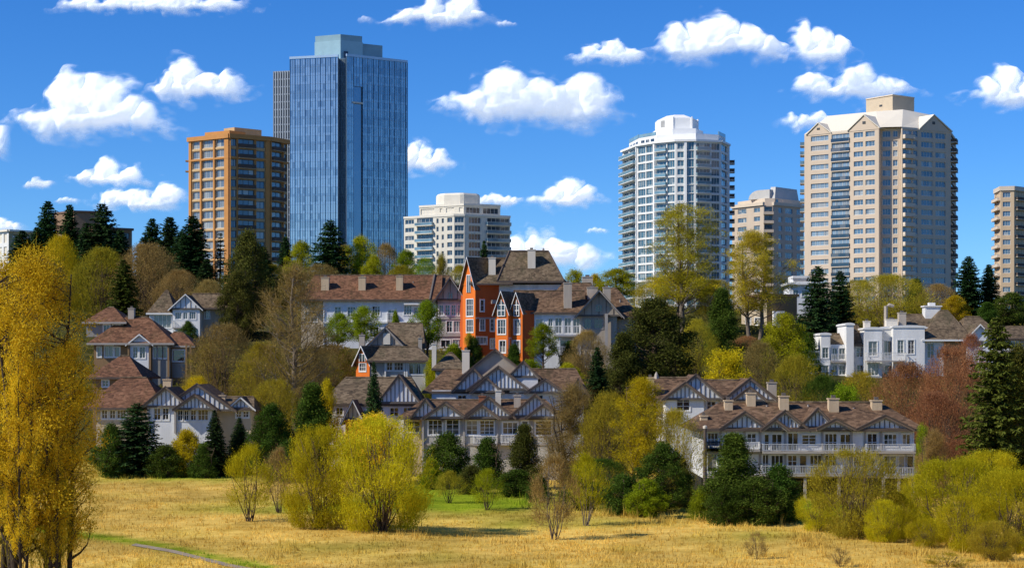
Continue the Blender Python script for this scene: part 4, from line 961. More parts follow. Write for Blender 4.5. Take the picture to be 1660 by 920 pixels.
# --- centre left
H = House('timber_frame_house', 'half-timbered house left of the central rows, long sloping roof behind the lone spruce', 'house', 600, 222, 'brown roofed timber gabled houses')
Y = 215; fr = F(528, Y, 682, Y)
H.wall(fr, 653, W_bl, [(632, 646, 660, 674, 2, 2), (654, 666, 660, 674, 2, 2), (545, 556, 660, 672, 2, 2)], depth=10)
H.roof_s(F(524, Y + .3, 680, Y + .3), Z_(654, Y), Z_(612, Y + 5), 11, .5, .4, S_gr, 2.4, 1.5)
H.gpx(fr.shift(.5), 614, 680, 652, 609, 8, battens=6)
f2 = F(560, Y - 6, 585, Y - 6); H.wall(f2, 676, W_or, [], depth=6); H.gpx(f2.shift(.2), 558, 586, 678, 650, 6, wall=W_be, battens=2, trim=T_wh, mat=S_rd)
# --- small orange-fronted house
H = House('small_house', 'small house with a narrow orange gable end and grey bay windows, mid slope', 'house', 640, 258, 'brown roofed houses on the slope')
Y = 255; fl = F(577, Y + 1.2, 599, Y); H.wall(fl, 586, W_or, [(583, 593, 588.5, 601, 3, 2)], depth=5)
H.gpx(fl.shift(.1), 576, 599, 587.5, 562, 9, wall=W_or, battens=0, trim=T_wh, dark=False, beam=False, win=(fl.L * .32, fl.L * .70, fl.z(586, 1), fl.z(574, 1)), side=.3)
fr = F(599, Y + .1, 692, Y + .1); H.wall(fr, 584, W_gy, [(627, 636, 587, 600, 2, 2), (639, 653.5, 587, 600, 3, 2), (663, 686, 588, 606, 3, 1)], depth=8)
H.roof_s(F(597, Y - .1, 697, Y - .1), Z_(584, Y), Z_(562, Y + 4), 8, .5, .2, S_gr, 0, 2.0)
for p in (624.5, 656, 659.5, 689): H.post(p, Y - .05, 584, 622, .1, T_wh)
H.band(fr, 583.5, 586, T_wh, .14)
# --- roof with dormer behind
H = House('small_house', 'grey brown roofed house with a single pale dormer, behind the small orange gable', 'house', 640, 272, 'brown roofed houses on the slope')
Y = 268; fr = F(600, Y, 684, Y); H.wall(fr, 560, W_tp, [], depth=9)
H.roof_s(F(596, Y, 686, Y), Z_(561, Y), Z_(524, Y + 5), 10, .4, .3, S_gr, 3, .6)
f2 = fr.shift(.9); H.gpx(f2, 599, 652, 560, 532, 6, wall=W_tp, battens=2, trim=T_gy, mat=S_gr); b = MB(); am = f2.s(627); b.fbox(f2, am - .5, am + .5, .01, .2, f2.z(558, am), f2.z(540, am)); H.part('louvre', b, C_wh)
H.chimney(582, 591, 542, 565, Y - 1, C_gy); H.chimney(678, 684, 547, 565, Y - 1, C_gy)
H = House('small_house', 'low hip roofed house peeping out between the pale post and the central gables', 'house', 730, 245, 'brown roofed houses on the slope')
Y = 245; fr = F(706, Y, 752, Y); H.wall(fr, 596, W_tp, [], depth=7); H.roof_s(fr, Z_(597, Y), Z_(572, Y + 3.5), 7, .4, .5, S_gr, 2, 2)
H.chimney(700, 707, 556, 582, Y + 1, C_wh)

# --- orange house with twin gables and grey wing
H = House('gabled_house', 'bright orange house with twin pointed gables, grey wing and white balconies', 'house', 880, 285, 'large houses near the hilltop')
Y = 280
for p0, p1, pm, pe, pa, pb in ((803, 824, 829.5, 505, 473, 0), (829.5, 847, 866, 503, 475, 0)):
    f = F(p0, Y + .4, p1, Y - .6)
    ws = [(p0 + 4, p1 - 4.5, 518, 541, 3, 2), (p0 + (7 if p0 < 810 else 2), p1 - 4.5, 552, 571, 2, 2)]
    H.wall(f, 503, W_or, ws, depth=2.5)
    za = f.z(pa, f.L / 2)
    H.gpx(f.shift(.05), p0 - .5, p1 + .5, pe, pa, 5, wall=W_or, battens=0, trim=T_wh, dark=False, beam=False, side=.25, over=.35, mat=S_gr)
    g = MB(); a0, a1 = f.s(p0 + 4.5), f.s(p1 - 4.8); z0, z1 = f.z(512, 1), f.z(494, 1); am = (a0 + a1) / 2; za = f.z(485, 1)
    f.n; g.face([f.p(a0, .10, z0), f.p(a1, .10, z0), f.p(a1, .10, z1), f.p(am, .10, za), f.p(a0, .10, z1)], 0)
    for x in (a0, am, a1): g.fbox(f, x - .06, x + .06, .11, .19, z0, z1 if x != am else za, 1)
    for z in (z0, (z0 + z1) / 2, z1): g.fbox(f, a0 - .06, a1 + .06, .112, .18, z - .06, z + .06, 1)
    H.part('window', g, [G_h, T_wh])
    fs = F(p1, Y - .6, pm, Y + .6); H.wall(fs, 503, W_ord, [(p1 + 1.2, p1 + 4.2, 548, 569, 1, 3)] if p0 < 810 else [], core=False)
fr = F(866, Y + .7, 944, Y + .7)
H.wall(F(847, Y + .8, 867, Y + .75), 506, W_bl, [(851, 862, 517, 530, 2, 2)], core=False, z0=Z_(537, Y)); H.wall(F(847, Y + .8, 867, Y + .75), 537, W_ord, [], core=False, ztop=Z_(537.3, Y))
H.wall(fr, 506, W_bl, [(868, 880, 517, 536, 2, 1), (889, 896, 516, 528, 2, 2), (900, 911, 515, 540, 2, 2), (915, 926, 515, 540, 2, 2), (929, 940, 516, 540, 2, 2), (908, 938, 551, 573, 3, 1)], depth=10)
H.band(fr, 505, 508, T_gy, .12); H.band(fr, 545, 547.5, T_wh, .1)
H.roof_s(F(834, Y + 1, 948, Y + 1), Z_(506, Y), Z_(471, Y + 6), 11, .7, .2, S_br, 0, 0)
H.roof_s(F(884, Y + 5, 960, Y + 5), Z_(492, Y + 5), Z_(459, Y + 11), 12, .3, .2, S_br, 3, 0)
H.balcony(fr, 897, 941, 528, 543, 2.0, .22); H.balcony(fr, 904, 941, 561, 574, 1.8, .22)
H.post(903, Y - 1.0, 544, 602, .12, T_wh, gz(X_(903, Y), Y) - .5); H.post(907, Y - 1.0, 544, 562, .08, T_wh)
fg = F(941, Y - .4, 1000, Y - .4); H.wall(fg, 510, W_tp, [(947, 959, 516, 532, 2, 2), (963, 977, 516, 532, 2, 2)], depth=12, trim=T_gy)
H.gpx(fg.shift(.3), 936, 1006, 511, 472, 12, wall=W_tp, battens=3, trim=T_gy, side=.5, over=.9, win=(fg.L * .42, fg.L * .58, fg.z(505, 2), fg.z(495, 2)))
H.post(983, Y - 1.0, 508, 560, .22, T_gy)
H.roof_s(F(990, Y + 2, 1030, Y + 2), Z_(513, Y + 2), Z_(467, Y + 8), 13, .6, .8, S_br, 0, 3.2)
H.wall(F(1000, Y + 2, 1032, Y + 2), 514, W_tp, [], depth=10)
H.chimney(914, 927, 458, 500, Y + 1.5, C_gy, 1.4); H.chimney(952, 969, 465, 482, Y + 6, C_gy, 1.4); H.chimney(978, 990, 465, 496, Y + 1.5, C_gy, 1.4); H.chimney(944, 961, 448, 470, Y + 12, C_gy, 1.2)

H.vents((868, 484, Y + 4), (902, 488, Y + 3.5), (1005, 485, Y + 5))
# --- tall orange house
H = House('gabled_house', 'tallest orange house with one steep gable, shade-toned orange side wall and high hipped brown roof', 'house', 830, 298, 'large houses near the hilltop')
Y = 293; fl = F(750, Y + 2.0, 770.5, Y)
H.wall(fl, 460, W_or, [(756.5, 767, 485, 512, 3, 3), (756.5, 767, 518, 538, 3, 2)], depth=6)
H.gpx(fl.shift(.05), 749, 770.5, 462, 418, 8, wall=W_or, battens=0, trim=T_wh, dark=False, beam=False, side=.3, over=.4, mat=S_gr, win=(fl.L * .38, fl.L * .62, fl.z(474, 1), fl.z(446, 1)))
fs = F(770.5, Y, 809, Y + 1.6); H.wall(fs, 459, W_ord, [(779, 784.5, 486, 504, 1, 2), (778.5, 785.5, 517, 535, 2, 2), (795, 801, 517, 536, 1, 3), (773, 789, 546, 557, 3, 1), (795, 802, 549, 564, 2, 2)], depth=9)
b = MB(); b.fbox(fs, 0.1, fs.L - .05, .004, .09, fs.z(516.5, 1), fs.z(514, 1)); H.part('band', b, T_gy)
b = MB(); a = fs.s(796); b.fbox(fs, a, a + .9, .005, .5, fs.z(492, a), fs.z(486, a)); H.part('air_unit', b, T_gy)
fr = F(809, Y + 1.6, 916, Y + 1.6); H.wall(fr, 461, W_bl, [(866, 880, 469, 478, 2, 2), (900, 910, 469, 478, 2, 2)], depth=12)
zE = Z_(459, Y); H.roof_s(F(763, Y + .6, 830, Y + .6), zE, Z_(418, Y + 6), 12, .6, .1, S_gr, 0, 0)
f2 = F(806, Y + 1, 914, Y + 1); b = MB(); P = f2.p; L = f2.L
za, zb_ = Z_(455, Y), Z_(407, Y + 5); lo = [(0, .7), (L, .7), (L, -14), (0, -14)]; t0 = (X_(826, Y + 5) - f2.o[0]), (X_(889, Y + 5) - f2.o[0]); hi = [(t0[0], -4.5), (t0[1], -4.5), (t0[1], -9), (t0[0], -9)]
for i in range(4):
    j = (i + 1) % 4; b.face([P(*lo[i], za), P(*lo[j], za), P(*hi[j], zb_), P(*hi[i], zb_)])
b.face([P(*q, zb_) for q in hi]); b.face([P(*q, za) for q in reversed(lo)]); H.part('roof', b, S_gr)
g = MB(); g.fbox(f2, -.1, L + .1, .703, .85, za - .3, za + .02); g.tube([P(*lo[0], za + .05), P(*hi[0], zb_ + .05)], [.16, .16], 5); g.tube([P(*lo[1], za + .05), P(*hi[1], zb_ + .05)], [.16, .16], 5); g.tube([P(*hi[0], zb_ + .05), P(*hi[1], zb_ + .05)], [.16, .16], 5); H.part('gutter', g, M_gutter)
H.chimney(792, 803.5, 417, 452, Y + 2.2, C_wh, 1.5); H.chimney(855.5, 868, 404, 446, Y + 2.5, C_wh, 1.6)
b = MB(); x = X_(881, Y + 6); b.tube([(x, Y + 6, Z_(408, Y + 6)), (x, Y + 6, Z_(402, Y + 6))], [.2, .2], 6); H.part('vent_pipe', b, T_gy)
H.roof_s(F(885, Y + 4, 918, Y + 4), Z_(458, Y + 4), Z_(438, Y + 9), 10, .2, .2, S_gr, .5, 1.6)

# --- long white house
H = House('long_house', 'long white house under a straight brown roof, three chimneys, grey end gable', 'house', 630, 305, 'large houses near the hilltop')
Y = 300; fr = F(524, Y, 708, Y)
H.wall(fr, 486, W_bl, [(542.5, 553, 497, 513, 2, 3), (563.5, 576.5, 497, 513, 3, 3), (603.5, 616, 496, 511, 3, 3), (629, 641, 502, 519, 2, 2), (655, 667.5, 495, 510, 3, 3), (671, 682, 498, 511, 2, 3), (690, 700, 497, 511, 2, 2), (545, 556, 530, 546, 2, 2), (600, 614, 530, 546, 3, 2)], depth=10)
H.wall(F(488, Y + 1, 524, Y + 1), 488, W_be, [(494, 514, 505, 521, 4, 2)], depth=9)
H.band(fr, 521, 523.5, T_wh, .3); H.balcony(fr, 628, 642, 507, 520, .6, .25)
b = MB(); b.fbox(fr, fr.s(655), fr.s(681), .004, .9, Z_(494, Y), Z_(491.5, Y)); H.part('awning', b, T_wh)
H.roof_s(F(486, Y, 712, Y), Z_(485.5, Y), Z_(446, Y + 6), 12, .7, .3, S_rd, 2, 0)
H.roof_s(F(690, Y + 1, 752, Y + 1), Z_(480, Y), Z_(446, Y + 6), 12, .2, .2, S_br, 1, 2.6)
b = MB(); b.tube([(X_(697, Y - .8), Y - .8, Z_(486, Y)), (X_(705, Y + 6), Y + 6, Z_(446, Y + 6) + .1)], [.22, .22], 5); H.part('valley_strip', b, T_dk)  # dark bar along the crease between the two roofs
fg = F(709, Y - .9, 752, Y - .9); H.wall(fg, 484, W_gy, [(712, 718.5, 494, 511, 2, 3), (721.5, 729, 494, 511, 2, 3), (731.5, 738.5, 494, 511, 2, 3), (742, 748, 494, 511, 2, 3), (724, 733, 520, 538, 2, 2), (735.5, 748, 520, 538, 3, 2), (715, 730, 551, 562, 2, 1), (734, 748, 550, 562, 3, 1)], depth=10)
H.gpx(fg.shift(.3), 707, 753, 485, 451, 9, wall=W_gy, battens=2, trim=T_gy, side=.5, over=.9, win=(fg.L * .43, fg.L * .57, fg.z(485, 2), fg.z(475, 2)))
H.band(fg, 515, 517.5, T_gy, .15); H.band(fg, 542, 545, T_gy, .15)
for p0, p1, t, b_ in ((520.5, 533, 449, 478), (581, 592.5, 448, 483), (642, 653, 447, 478)): H.chimney(p0, p1, t, b_, Y + 1.8, C_st, 1.5)

H.vents((560, 462, Y + 3.5), (615, 458, Y + 4), (670, 456, Y + 4))
for p in (525, 707): H.post(p, Y - .1, 487, 560, .06, T_wh)
# --- upper left white gabled house
H = House('small_house', 'white gabled house high on the left slope with a brown pointed roof beside it', 'house', 300, 315, 'houses on the left slope')
Y = 310; fr = F(280, Y, 324, Y); H.wall(fr, 498, W_wh, [(284, 294, 506, 517, 3, 1), (297, 304, 506, 517, 2, 1), (307, 317.5, 505, 517, 3, 1)], depth=9, z0=None)
H.gpx(fr.shift(.2), 277, 325, 500, 478, 9, wall=W_bl, battens=3, trim=T_wh, dark=False, mat=S_gr)
H.balcony(fr, 281, 304, 519, 530, .8, .25)
f2 = F(242, Y + 1, 280, Y + 1); H.wall(f2, 507, W_bl, [(250, 277, 510, 531, 4, 1)], depth=8)
H.roof_s(F(240, Y + 1, 284, Y + 1), Z_(507, Y), Z_(470, Y + 4.5), 9, .6, .2, S_gr, 2.2, 2.2, trim=T_wh)
f3 = F(324, Y + 3, 372, Y + 3); H.wall(f3, 499, W_tp, [(332, 340, 504, 516, 2, 2)], depth=8)
H.roof_s(F(306, Y + 2.5, 374, Y + 2.5), Z_(498, Y), Z_(476, Y + 7), 9, .4, .2, S_gr, 0, 2)
# --- brown hip-roofed house
W_dg = mk('siding_dark_grey', (.27, .26, .235), .85, .2, .5, .15, 6, streak=True)
H = House('hip_roof_house', 'brown walled house with a broad red brown hip roof and a pale blue gabled bay', 'house', 225, 270, 'houses on the left slope')
Y = 265; fr = F(152, Y, 250, Y); H.wall(fr, 556, W_br, [(170, 183, 560, 578, 2, 1), (186, 194, 562, 578, 1, 1), (158, 164, 562, 578, 1, 2)], depth=9)
f2 = F(211, Y - .8, 241, Y - .8); H.wall(f2, 556, W_bl, [(215.5, 223.5, 562, 580, 2, 2), (226.5, 235.5, 562, 580, 2, 2), (219, 234, 597, 612, 3, 2)], depth=2, trim=T_wh)
H.gpx(f2.shift(.1), 209, 244, 557, 543, 5, wall=W_bl, battens=0, trim=T_wh, dark=False, mat=S_rd, beam=False)
f3 = F(247, Y - .3, 275, Y - .3); H.wall(f3, 557, W_dg, [(249, 254, 562, 580, 1, 1), (255, 263, 562, 580, 1, 1), (264.5, 270.5, 562, 580, 1, 1)], depth=6)
f4 = F(275, Y + .6, 312, Y + .6); H.wall(f4, 560, W_br, [(280, 299, 567, 585, 1, 2)], depth=6); b = MB(); b.fbox(f4, f4.s(279), f4.s(300), .004, .06, Z_(612, Y), Z_(588, Y)); H.part('panel', b, W_dg)
for p in (208.5, 243.5, 273, 302, 309): H.post(p, Y - 1, 557, 625, .12, W_br)
H.roof_s(F(148, Y - .6, 278, Y - .6), Z_(556, Y), Z_(514, Y + 5), 11, .6, .5, S_rd, 4.2, 4.8, trim=T_gy)
H.roof_s(F(262, Y + 1, 314, Y + 1), Z_(560, Y), Z_(538, Y + 4), 8, .6, .3, S_rd, 1.2, 2.5, trim=T_gy)
f5 = F(140, Y + 3, 200, Y + 3); H.wall(f5, 521, W_dg, [(168, 178, 526, 538, 2, 1), (183, 194, 526, 538, 2, 1)], depth=8, z0=Z_(545, Y)); H.roof_s(F(138, Y + 3, 203, Y + 3), Z_(521, Y), Z_(498, Y + 7), 9, .6, .3, S_rd, 2.5, 2.8, trim=T_gy)
H.chimney(207.5, 217, 499, 525, Y + 4.5, C_gy)
# --- lower left house
H = House('timber_frame_house', 'lower left half-timbered house with two overlapping gables behind the dark shrubs', 'house', 280, 226, 'brown roofed timber gabled houses')
Y = 220; fr = F(240, Y, 346, Y)
H.wall(fr, 659, W_bl, [(249.5, 260.5, 661, 680, 2, 2), (263.5, 273.5, 661, 680, 2, 2), (288, 296, 664, 681, 2, 2), (298.5, 306, 664, 681, 2, 2), (309, 318, 664, 681, 2, 2), (321, 337.5, 663.5, 681, 3, 2)], depth=10)
H.gpx(fr.shift(.3), 234, 304, 658, 629, 9, battens=6); H.gpx(fr.shift(.9), 286, 346, 662, 641, 8, battens=6)
H.gpx(F(240, Y + 1.5, 400, Y + 1.5), 262, 378, 664, 624.5, 9, battens=9)
f2 = F(156, Y + 1.5, 240, Y + 1.5); H.wall(f2, 660, W_be, [(165, 174, 664, 678, 2, 2), (178, 187, 664, 678, 2, 2), (190, 204, 664, 678, 3, 2)], depth=8)
H.roof_s(F(140, Y + 1.4, 262, Y + 1.4), Z_(661, Y), Z_(612, Y + 8), 14, .6, .4, S_rd, 3, 3.5)
f3 = F(346, Y + 2.5, 407, Y + 2.5); H.wall(f3, 661, W_be, [(383, 391, 666, 676, 2, 2), (394, 403, 666, 676, 2, 2)], depth=7)
H.roof_s(F(340, Y + 2.4, 410, Y + 2.4), Z_(662, Y), Z_(643, Y + 6), 8, .4, .2, S_gr, 0, .6); H.gpx(f3.shift(.5), 372, 409, 661, 645, 5, battens=3, trim=T_wh)
for p in (240.5, 284, 346): H.post(p, Y - .15, 660, 702, .11, T_gy)
H.chimney(264, 277, 614, 634, Y + 5, C_st); H.chimney(355, 365, 640, 658, Y + 4.5, C_st)
f4 = F(150, Y + 18, 226, Y + 18); H.wall(f4, 612, W_br, [(166, 176, 616, 626, 2, 2)], depth=8); H.roof_s(F(146, Y + 18, 228, Y + 18), Z_(611, Y + 17), Z_(577, Y + 23), 11, .5, .4, S_rd, 3, 3)

# --- white stepped house at right
H = House('white_house', 'white stepped house with rounded parapets and a broad brown roof, above the red shrubs', 'house', 1450, 285, 'large houses near the hilltop')
Y = 280
def blk(p0, p1, py, dy, wins=(), cap=True, m=W_wh, dep=8, side=None):
    f = F(p0, Y + dy, p1, Y + dy); z = H.wall(f, py, m, wins, depth=dep)
    if cap:
        b = MB(); e = .16; zt = z; nq = 8
        prof = [(-e, zt + .003)] + [(f.L + e, zt + .003), (f.L + e, zt + .25)] + [(f.L * (1 - i / nq), zt + .25 + .16 * math.sin(math.pi * min(1, (1 - i / nq) * 1.0)) ** .6) for i in range(1, nq)] + [(-e, zt + .25)]
        b.extr(f, prof, -dep, .12, 0, 'd'); H.part('parapet', b, T_wh)
    return f
f = blk(1310, 1331, 568, 1.5, [(1316, 1328, 571, 588, 2, 2), (1325, 1330, 594, 611, 1, 2)], False); H.balcony(f, 1308, 1332, 581, 591, 1.0, .25)
f = blk(1331, 1346, 543, .6, [(1333, 1343, 563, 580, 2, 2), (1333, 1343, 592, 611, 2, 2)])
f = blk(1346, 1372, 558, 1.2, [(1349, 1357, 564, 582, 2, 2), (1360, 1370, 564, 582, 2, 2), (1349, 1357, 592, 607, 2, 2), (1360, 1370, 592, 607, 2, 2)], False); H.balcony(f, 1347, 1372, 574, 585, .8, .25); H.roof_s(F(1344, Y + 2, 1374, Y + 2), Z_(559, Y), Z_(541, Y + 6), 8, .3, .1, S_gr, .4, .4)
f = blk(1372, 1384, 527, .2, []); 
f = blk(1384, 1400, 560, 1.8, [(1388, 1399, 563, 578, 2, 2), (1389, 1399, 591, 606, 2, 2)], False); H.roof_s(F(1382, Y + 1.6, 1402, Y + 1.6), Z_(558, Y), Z_(527, Y + 6), 8, .3, .1, S_gr, .3, .3)
f = blk(1401, 1430, 534, .4, [(1408, 1422, 553, 576, 2, 2), (1407, 1424, 588, 608, 3, 2)])
f = blk(1430, 1448, 533, 1.8, [(1433, 1445, 552, 576, 2, 1), (1434, 1446, 592, 610, 2, 2)])
f = blk(1448, 1499, 531, .2, [(1455, 1465, 551, 573, 2, 3), (1472, 1482, 551, 573, 2, 3), (1472, 1482.5, 586, 599, 2, 2)])
fb = F(1400, Y + .2, 1470, Y + .2); H.balcony(fb, 1402, 1466, 571, 584, 1.6, .22)
f = F(1499, Y + 1.2, 1570, Y + 1.2); H.wall(f, 551, W_wh, [(1503, 1514, 556, 580, 2, 2), (1518, 1527, 566, 580, 2, 2)], depth=9)
b = MB(); b.fbox(f, f.s(1530), f.L, .004, .1, H.zg - 1, f.z(553, 3)); H.part('wall', b, W_br)
H.roof_s(F(1496, Y + .9, 1574, Y + .9), Z_(550, Y), Z_(503, Y + 8), 16, .7, .3, S_gr, 4.6, 1.8, trim=T_wh)
H.roof_s(F(1462, Y + 5, 1530, Y + 5), Z_(530, Y + 5), Z_(509, Y + 9), 12, .3, .2, S_gr, 2.2, 0, trim=T_wh)
f = F(1568, Y + .2, 1610, Y + .2); H.wall(f, 551, W_bl, [(1576, 1595, 550.5, 562, 4, 1)], depth=9)
H.gpx(f.shift(.2), 1564, 1613, 552, 527, 10, wall=W_bl, battens=0, trim=T_wh, dark=False, mat=S_gr, beam=False, side=.3)
H.roof_s(F(1560, Y + 3, 1618, Y + 3), Z_(540, Y), Z_(513, Y + 8), 12, .3, .2, S_gr, 2, 1.4)
for p0, p1, t, b_, dy in ((1401.5, 1411, 520, 540, 3), (1437, 1455, 517, 535, 4), (1457.5, 1469, 506, 532, 5)): H.chimney(p0, p1, t, b_, Y + dy, C_wh if p0 != 1457.5 else C_gy, 1.2)
b = MB(); f = F(1500, Y + 9, 1525, Y + 9); b.fbox(f, 0, f.L, -2.2, 0, Z_(512, Y + 9) - 1, Z_(497, Y + 9), 0); b.fbox(f, -.2, f.L + .2, -2.4, .2, Z_(497, Y + 9) + .003, Z_(495, Y + 9), 0); b.fbox(f, f.L * .3, f.L * .7, -1.6, -.5, Z_(495, Y + 9) + .004, Z_(490, Y + 9), 0); H.part('cupola', b, T_wh)
b = MB(); x = X_(1436, Y + 6); b.tube([(x, Y + 6, Z_(535, Y)), (x, Y + 6, Z_(494, Y)), (x + .5, Y + 6, Z_(491.5, Y)), (x + 1.2, Y + 6, Z_(494, Y))], [.3, .3, .3, .25], 6); H.part('flue_pipe', b, C_gy)
# --- house at right edge
H = House('small_house', 'grey brown roofed house cut by the right edge behind the tall dark conifer', 'house', 1650, 300)
Y = 298; fr = F(1612, Y, 1700, Y); H.wall(fr, 549, W_tp, [(1640, 1650, 553, 566, 2, 2), (1625, 1634, 553, 566, 2, 2)], depth=9); H.roof_s(F(1608, Y, 1704, Y), Z_(548, Y), Z_(529, Y + 5), 10, .5, .3, S_gr, 2, 2)
# --- beige house behind the tall yellow trees
H = House('brick_house', 'tan block with a white bay window, partly hidden by the tall bare-limbed yellow tree', 'house', 1245, 340)
Y = 335; fl = F(1202, Y + 3, 1243, Y); H.wall(fl, 485, W_be, [(1209, 1217, 492, 502, 2, 2), (1224, 1233, 492, 502, 2, 2), (1209, 1217, 515, 526, 2, 2), (1224, 1233, 515, 526, 2, 2), (1210, 1218, 540, 550, 2, 2), (1224, 1234, 540, 550, 2, 2)], depth=8)
fr = F(1243, Y, 1292, Y + 2); H.wall(fr, 480, W_br, [], depth=9); f2 = F(1254, Y - .6, 1272, Y - .2); H.wall(f2, 504, W_wh, [(1259, 1270, 508, 526, 2, 3), (1259, 1270, 535, 544, 2, 1)], depth=.7, z0=Z_(548, Y))
b = MB(); b.fbox(fr, -.3, fr.L + .3, -9, .3, Z_(480, Y) + .003, Z_(476, Y)); H.part('parapet', b, W_br)
H = House('white_house', 'white flat topped block seen in a gap below the big beige tower', 'house', 1298, 365)
Y = 360; fr = F(1280, Y, 1318, Y); H.wall(fr, 462, W_bl, [(1286, 1294, 470, 480, 2, 2), (1300, 1310, 470, 480, 2, 2)], depth=8)
b = MB(); b.fbox(fr, -.6, fr.L + .6, -8, .8, Z_(461.5, Y), Z_(458, Y)); b.fbox(fr, .6, fr.L - .6, -6, .2, Z_(457.8, Y), Z_(447, Y)); H.part('roof', b, T_wh)
b = MB(); b.fbox(fr, 0.2, fr.L - .2, .25, .3, Z_(452, Y), Z_(450.5, Y)); b.fbox(fr, .8, fr.L - .8, .21, .24, Z_(456, Y), Z_(453.5, Y)); H.part('railing', b, T_gy)

# --- utility pole
pl = empty('utility_pole', (X_(1143, 172), 172, gz(X_(1143, 172), 172)), 'dark slim pole standing at the left end of the balconied house', 'pole')
b = MB(); o = pl.location; b.tube([(o.x, o.y, o.z - .3), (o.x, o.y, Z_(694, 172))], [.19, .15], 8); mo = b.build('pole', [mk('pole_dark', (.12, .09, .075), .8, .2, 2)], pl, o)
b = MB(); b.tube([(o.x, o.y, Z_(694, 172)), (o.x, o.y, Z_(690, 172)), (o.x, o.y, Z_(689, 172))], [.2, .2, .05], 8); b.build('cap', [C_wh], pl, o)
# ------------------------------------------------------------------ trees and shrubs
def unit(v): return v / (np.linalg.norm(v, axis=-1, keepdims=True) + 1e-9)
def leaf_quads(c, size, rg, flat=0.):
    n = len(c); a = unit(rg.normal(size=(n, 3)) * (1, 1, 1 - flat)); b = unit(np.cross(a, rg.normal(size=(n, 3))))
    s = (size * (.6 + .8 * rg.random(n)))[:, None]; a = a * s; b = b * s * .62
    V = np.stack([c - a, c + b, c + a, c - b], 1).reshape(-1, 3)
    return V, np.arange(len(V)).reshape(-1, 4)
def twig_tris(p, d, ln, w, rg):
    n = len(p); s = unit(np.cross(d, rg.normal(size=(n, 3)))) * (w * (.7 + .6 * rg.random(n)))[:, None]
    V = np.stack([p - s, p + s, p + d * ln[:, None]], 1).reshape(-1, 3)
    return V, np.arange(len(V)).reshape(-1, 3)
def join(parts):
    V = []; Fc = []; k = 0
    for v, f in parts:
        V.append(v); Fc += (f + k).tolist(); k += len(v)
    return np.concatenate(V), Fc
def limb(mb, p0, p1, r0, r1, rg, bend=.12, n=4, sides=5):
    p0 = np.array(p0, float); p1 = np.array(p1, float); L = np.linalg.norm(p1 - p0); pts = []
    off = rg.normal(size=3) * L * bend; off[2] = -abs(off[2]) * .6
    for i in range(n + 1):
        t = i / n; pts.append(p0 + (p1 - p0) * t + off * math.sin(math.pi * t) * (1 - .3 * t))
    mb.tube(pts, [r0 + (r1 - r0) * i / n for i in range(n + 1)], sides); return pts
def clump_tree(seed, H, W, zb, ncl, nleaf, lsize, env, trunk_r=.16, cr=1.0, ntw=0, twl=.8, flat=.25, stems=1, shell=.45, lean=0, vs=.7):
    """crown of leaf clusters carried on limbs; zb: height where the crown starts; env(t): crown radius share up its height"""
    rg = np.random.default_rng(seed); tb = MB(); parts = []; cl = []
    golden = 2.39996
    for i in range(ncl):
        t = (i + rg.random()) / ncl; z = zb + t * (H - zb) * .97; rad = W / 2 * env(t)
        rr = rad * (shell + (1 - shell) * rg.random()) if rg.random() < .8 else rad * rg.random() * .7
        rr = max(0, rr - cr * .35); a = i * golden + rg.normal() * .5; cl.append((rr * math.cos(a), rr * math.sin(a), z, t))
    bases = [(0, 0)] if stems == 1 else [(rg.normal() * W * .06, rg.normal() * W * .06) for _ in range(stems)]
    tops = []
    for bx, by in bases:
        tx, ty = bx * 3 + rg.normal() * W * .04 + lean * H, by * 3 + rg.normal() * W * .04; q = [(bx, by, -.4)]
        for i in range(1, 7):
            t = i / 6; q.append((bx + (tx - bx) * t + rg.normal() * W * .012, by + (ty - by) * t + rg.normal() * W * .012, H * .93 * t))
        tr = trunk_r / math.sqrt(stems) * 1.15
        tb.tube(q, [tr * (1.25 - i / 6 * 1.1) + .01 for i in range(7)], 7); tops.append(np.array(q))
    for x, y, z, t in cl:
        tp = tops[int(rg.integers(len(tops)))]; zs = max(.08 * H, z - max(math.hypot(x, y) * (.75 + .4 * rg.random()), .4)); zs = min(zs, H * .9)
        f = zs / (H * .93) * 6; i = int(min(f, 5)); p = tp[i] + (tp[i + 1] - tp[i]) * (f - i)
        pts = limb(tb, p, (x, y, z), trunk_r * .38 * (1.1 - .8 * t), .012, rg)
        e = pts[-1]
        for j in range(3):
            q = e + rg.normal(size=3) * cr * (.6, .6, .4); limb(tb, pts[-2], q, .025, .008, rg, n=2, sides=3)
        n = int(nleaf / ncl * (.7 + .6 * rg.random())); r_ = cr * (.75 + .5 * rg.random())
        # leaves sit towards the outside of each cluster
        d = unit(rg.normal(size=(n, 3))); rad = r_ * (rg.random(n) ** .45)[:, None]; c = np.array((x, y, z)) + d * rad * (1, 1, vs) + rg.normal(size=(n, 3)) * r_ * .16
        parts.append(leaf_quads(c, lsize, rg, flat))
        if ntw:
            m = int(ntw / ncl); d = unit(rg.normal(size=(m, 3)) + np.array((x, y, 0)) / (W * .5) * .9 + (0, 0, .9)); p = np.array((x, y, z)) + rg.normal(size=(m, 3)) * r_ * .35
            parts.append(twig_tris(p, d, twl * (.5 + rg.random(m)), np.full(m, .014), rg))
    V, Fc = join(parts); return tb, V, Fc
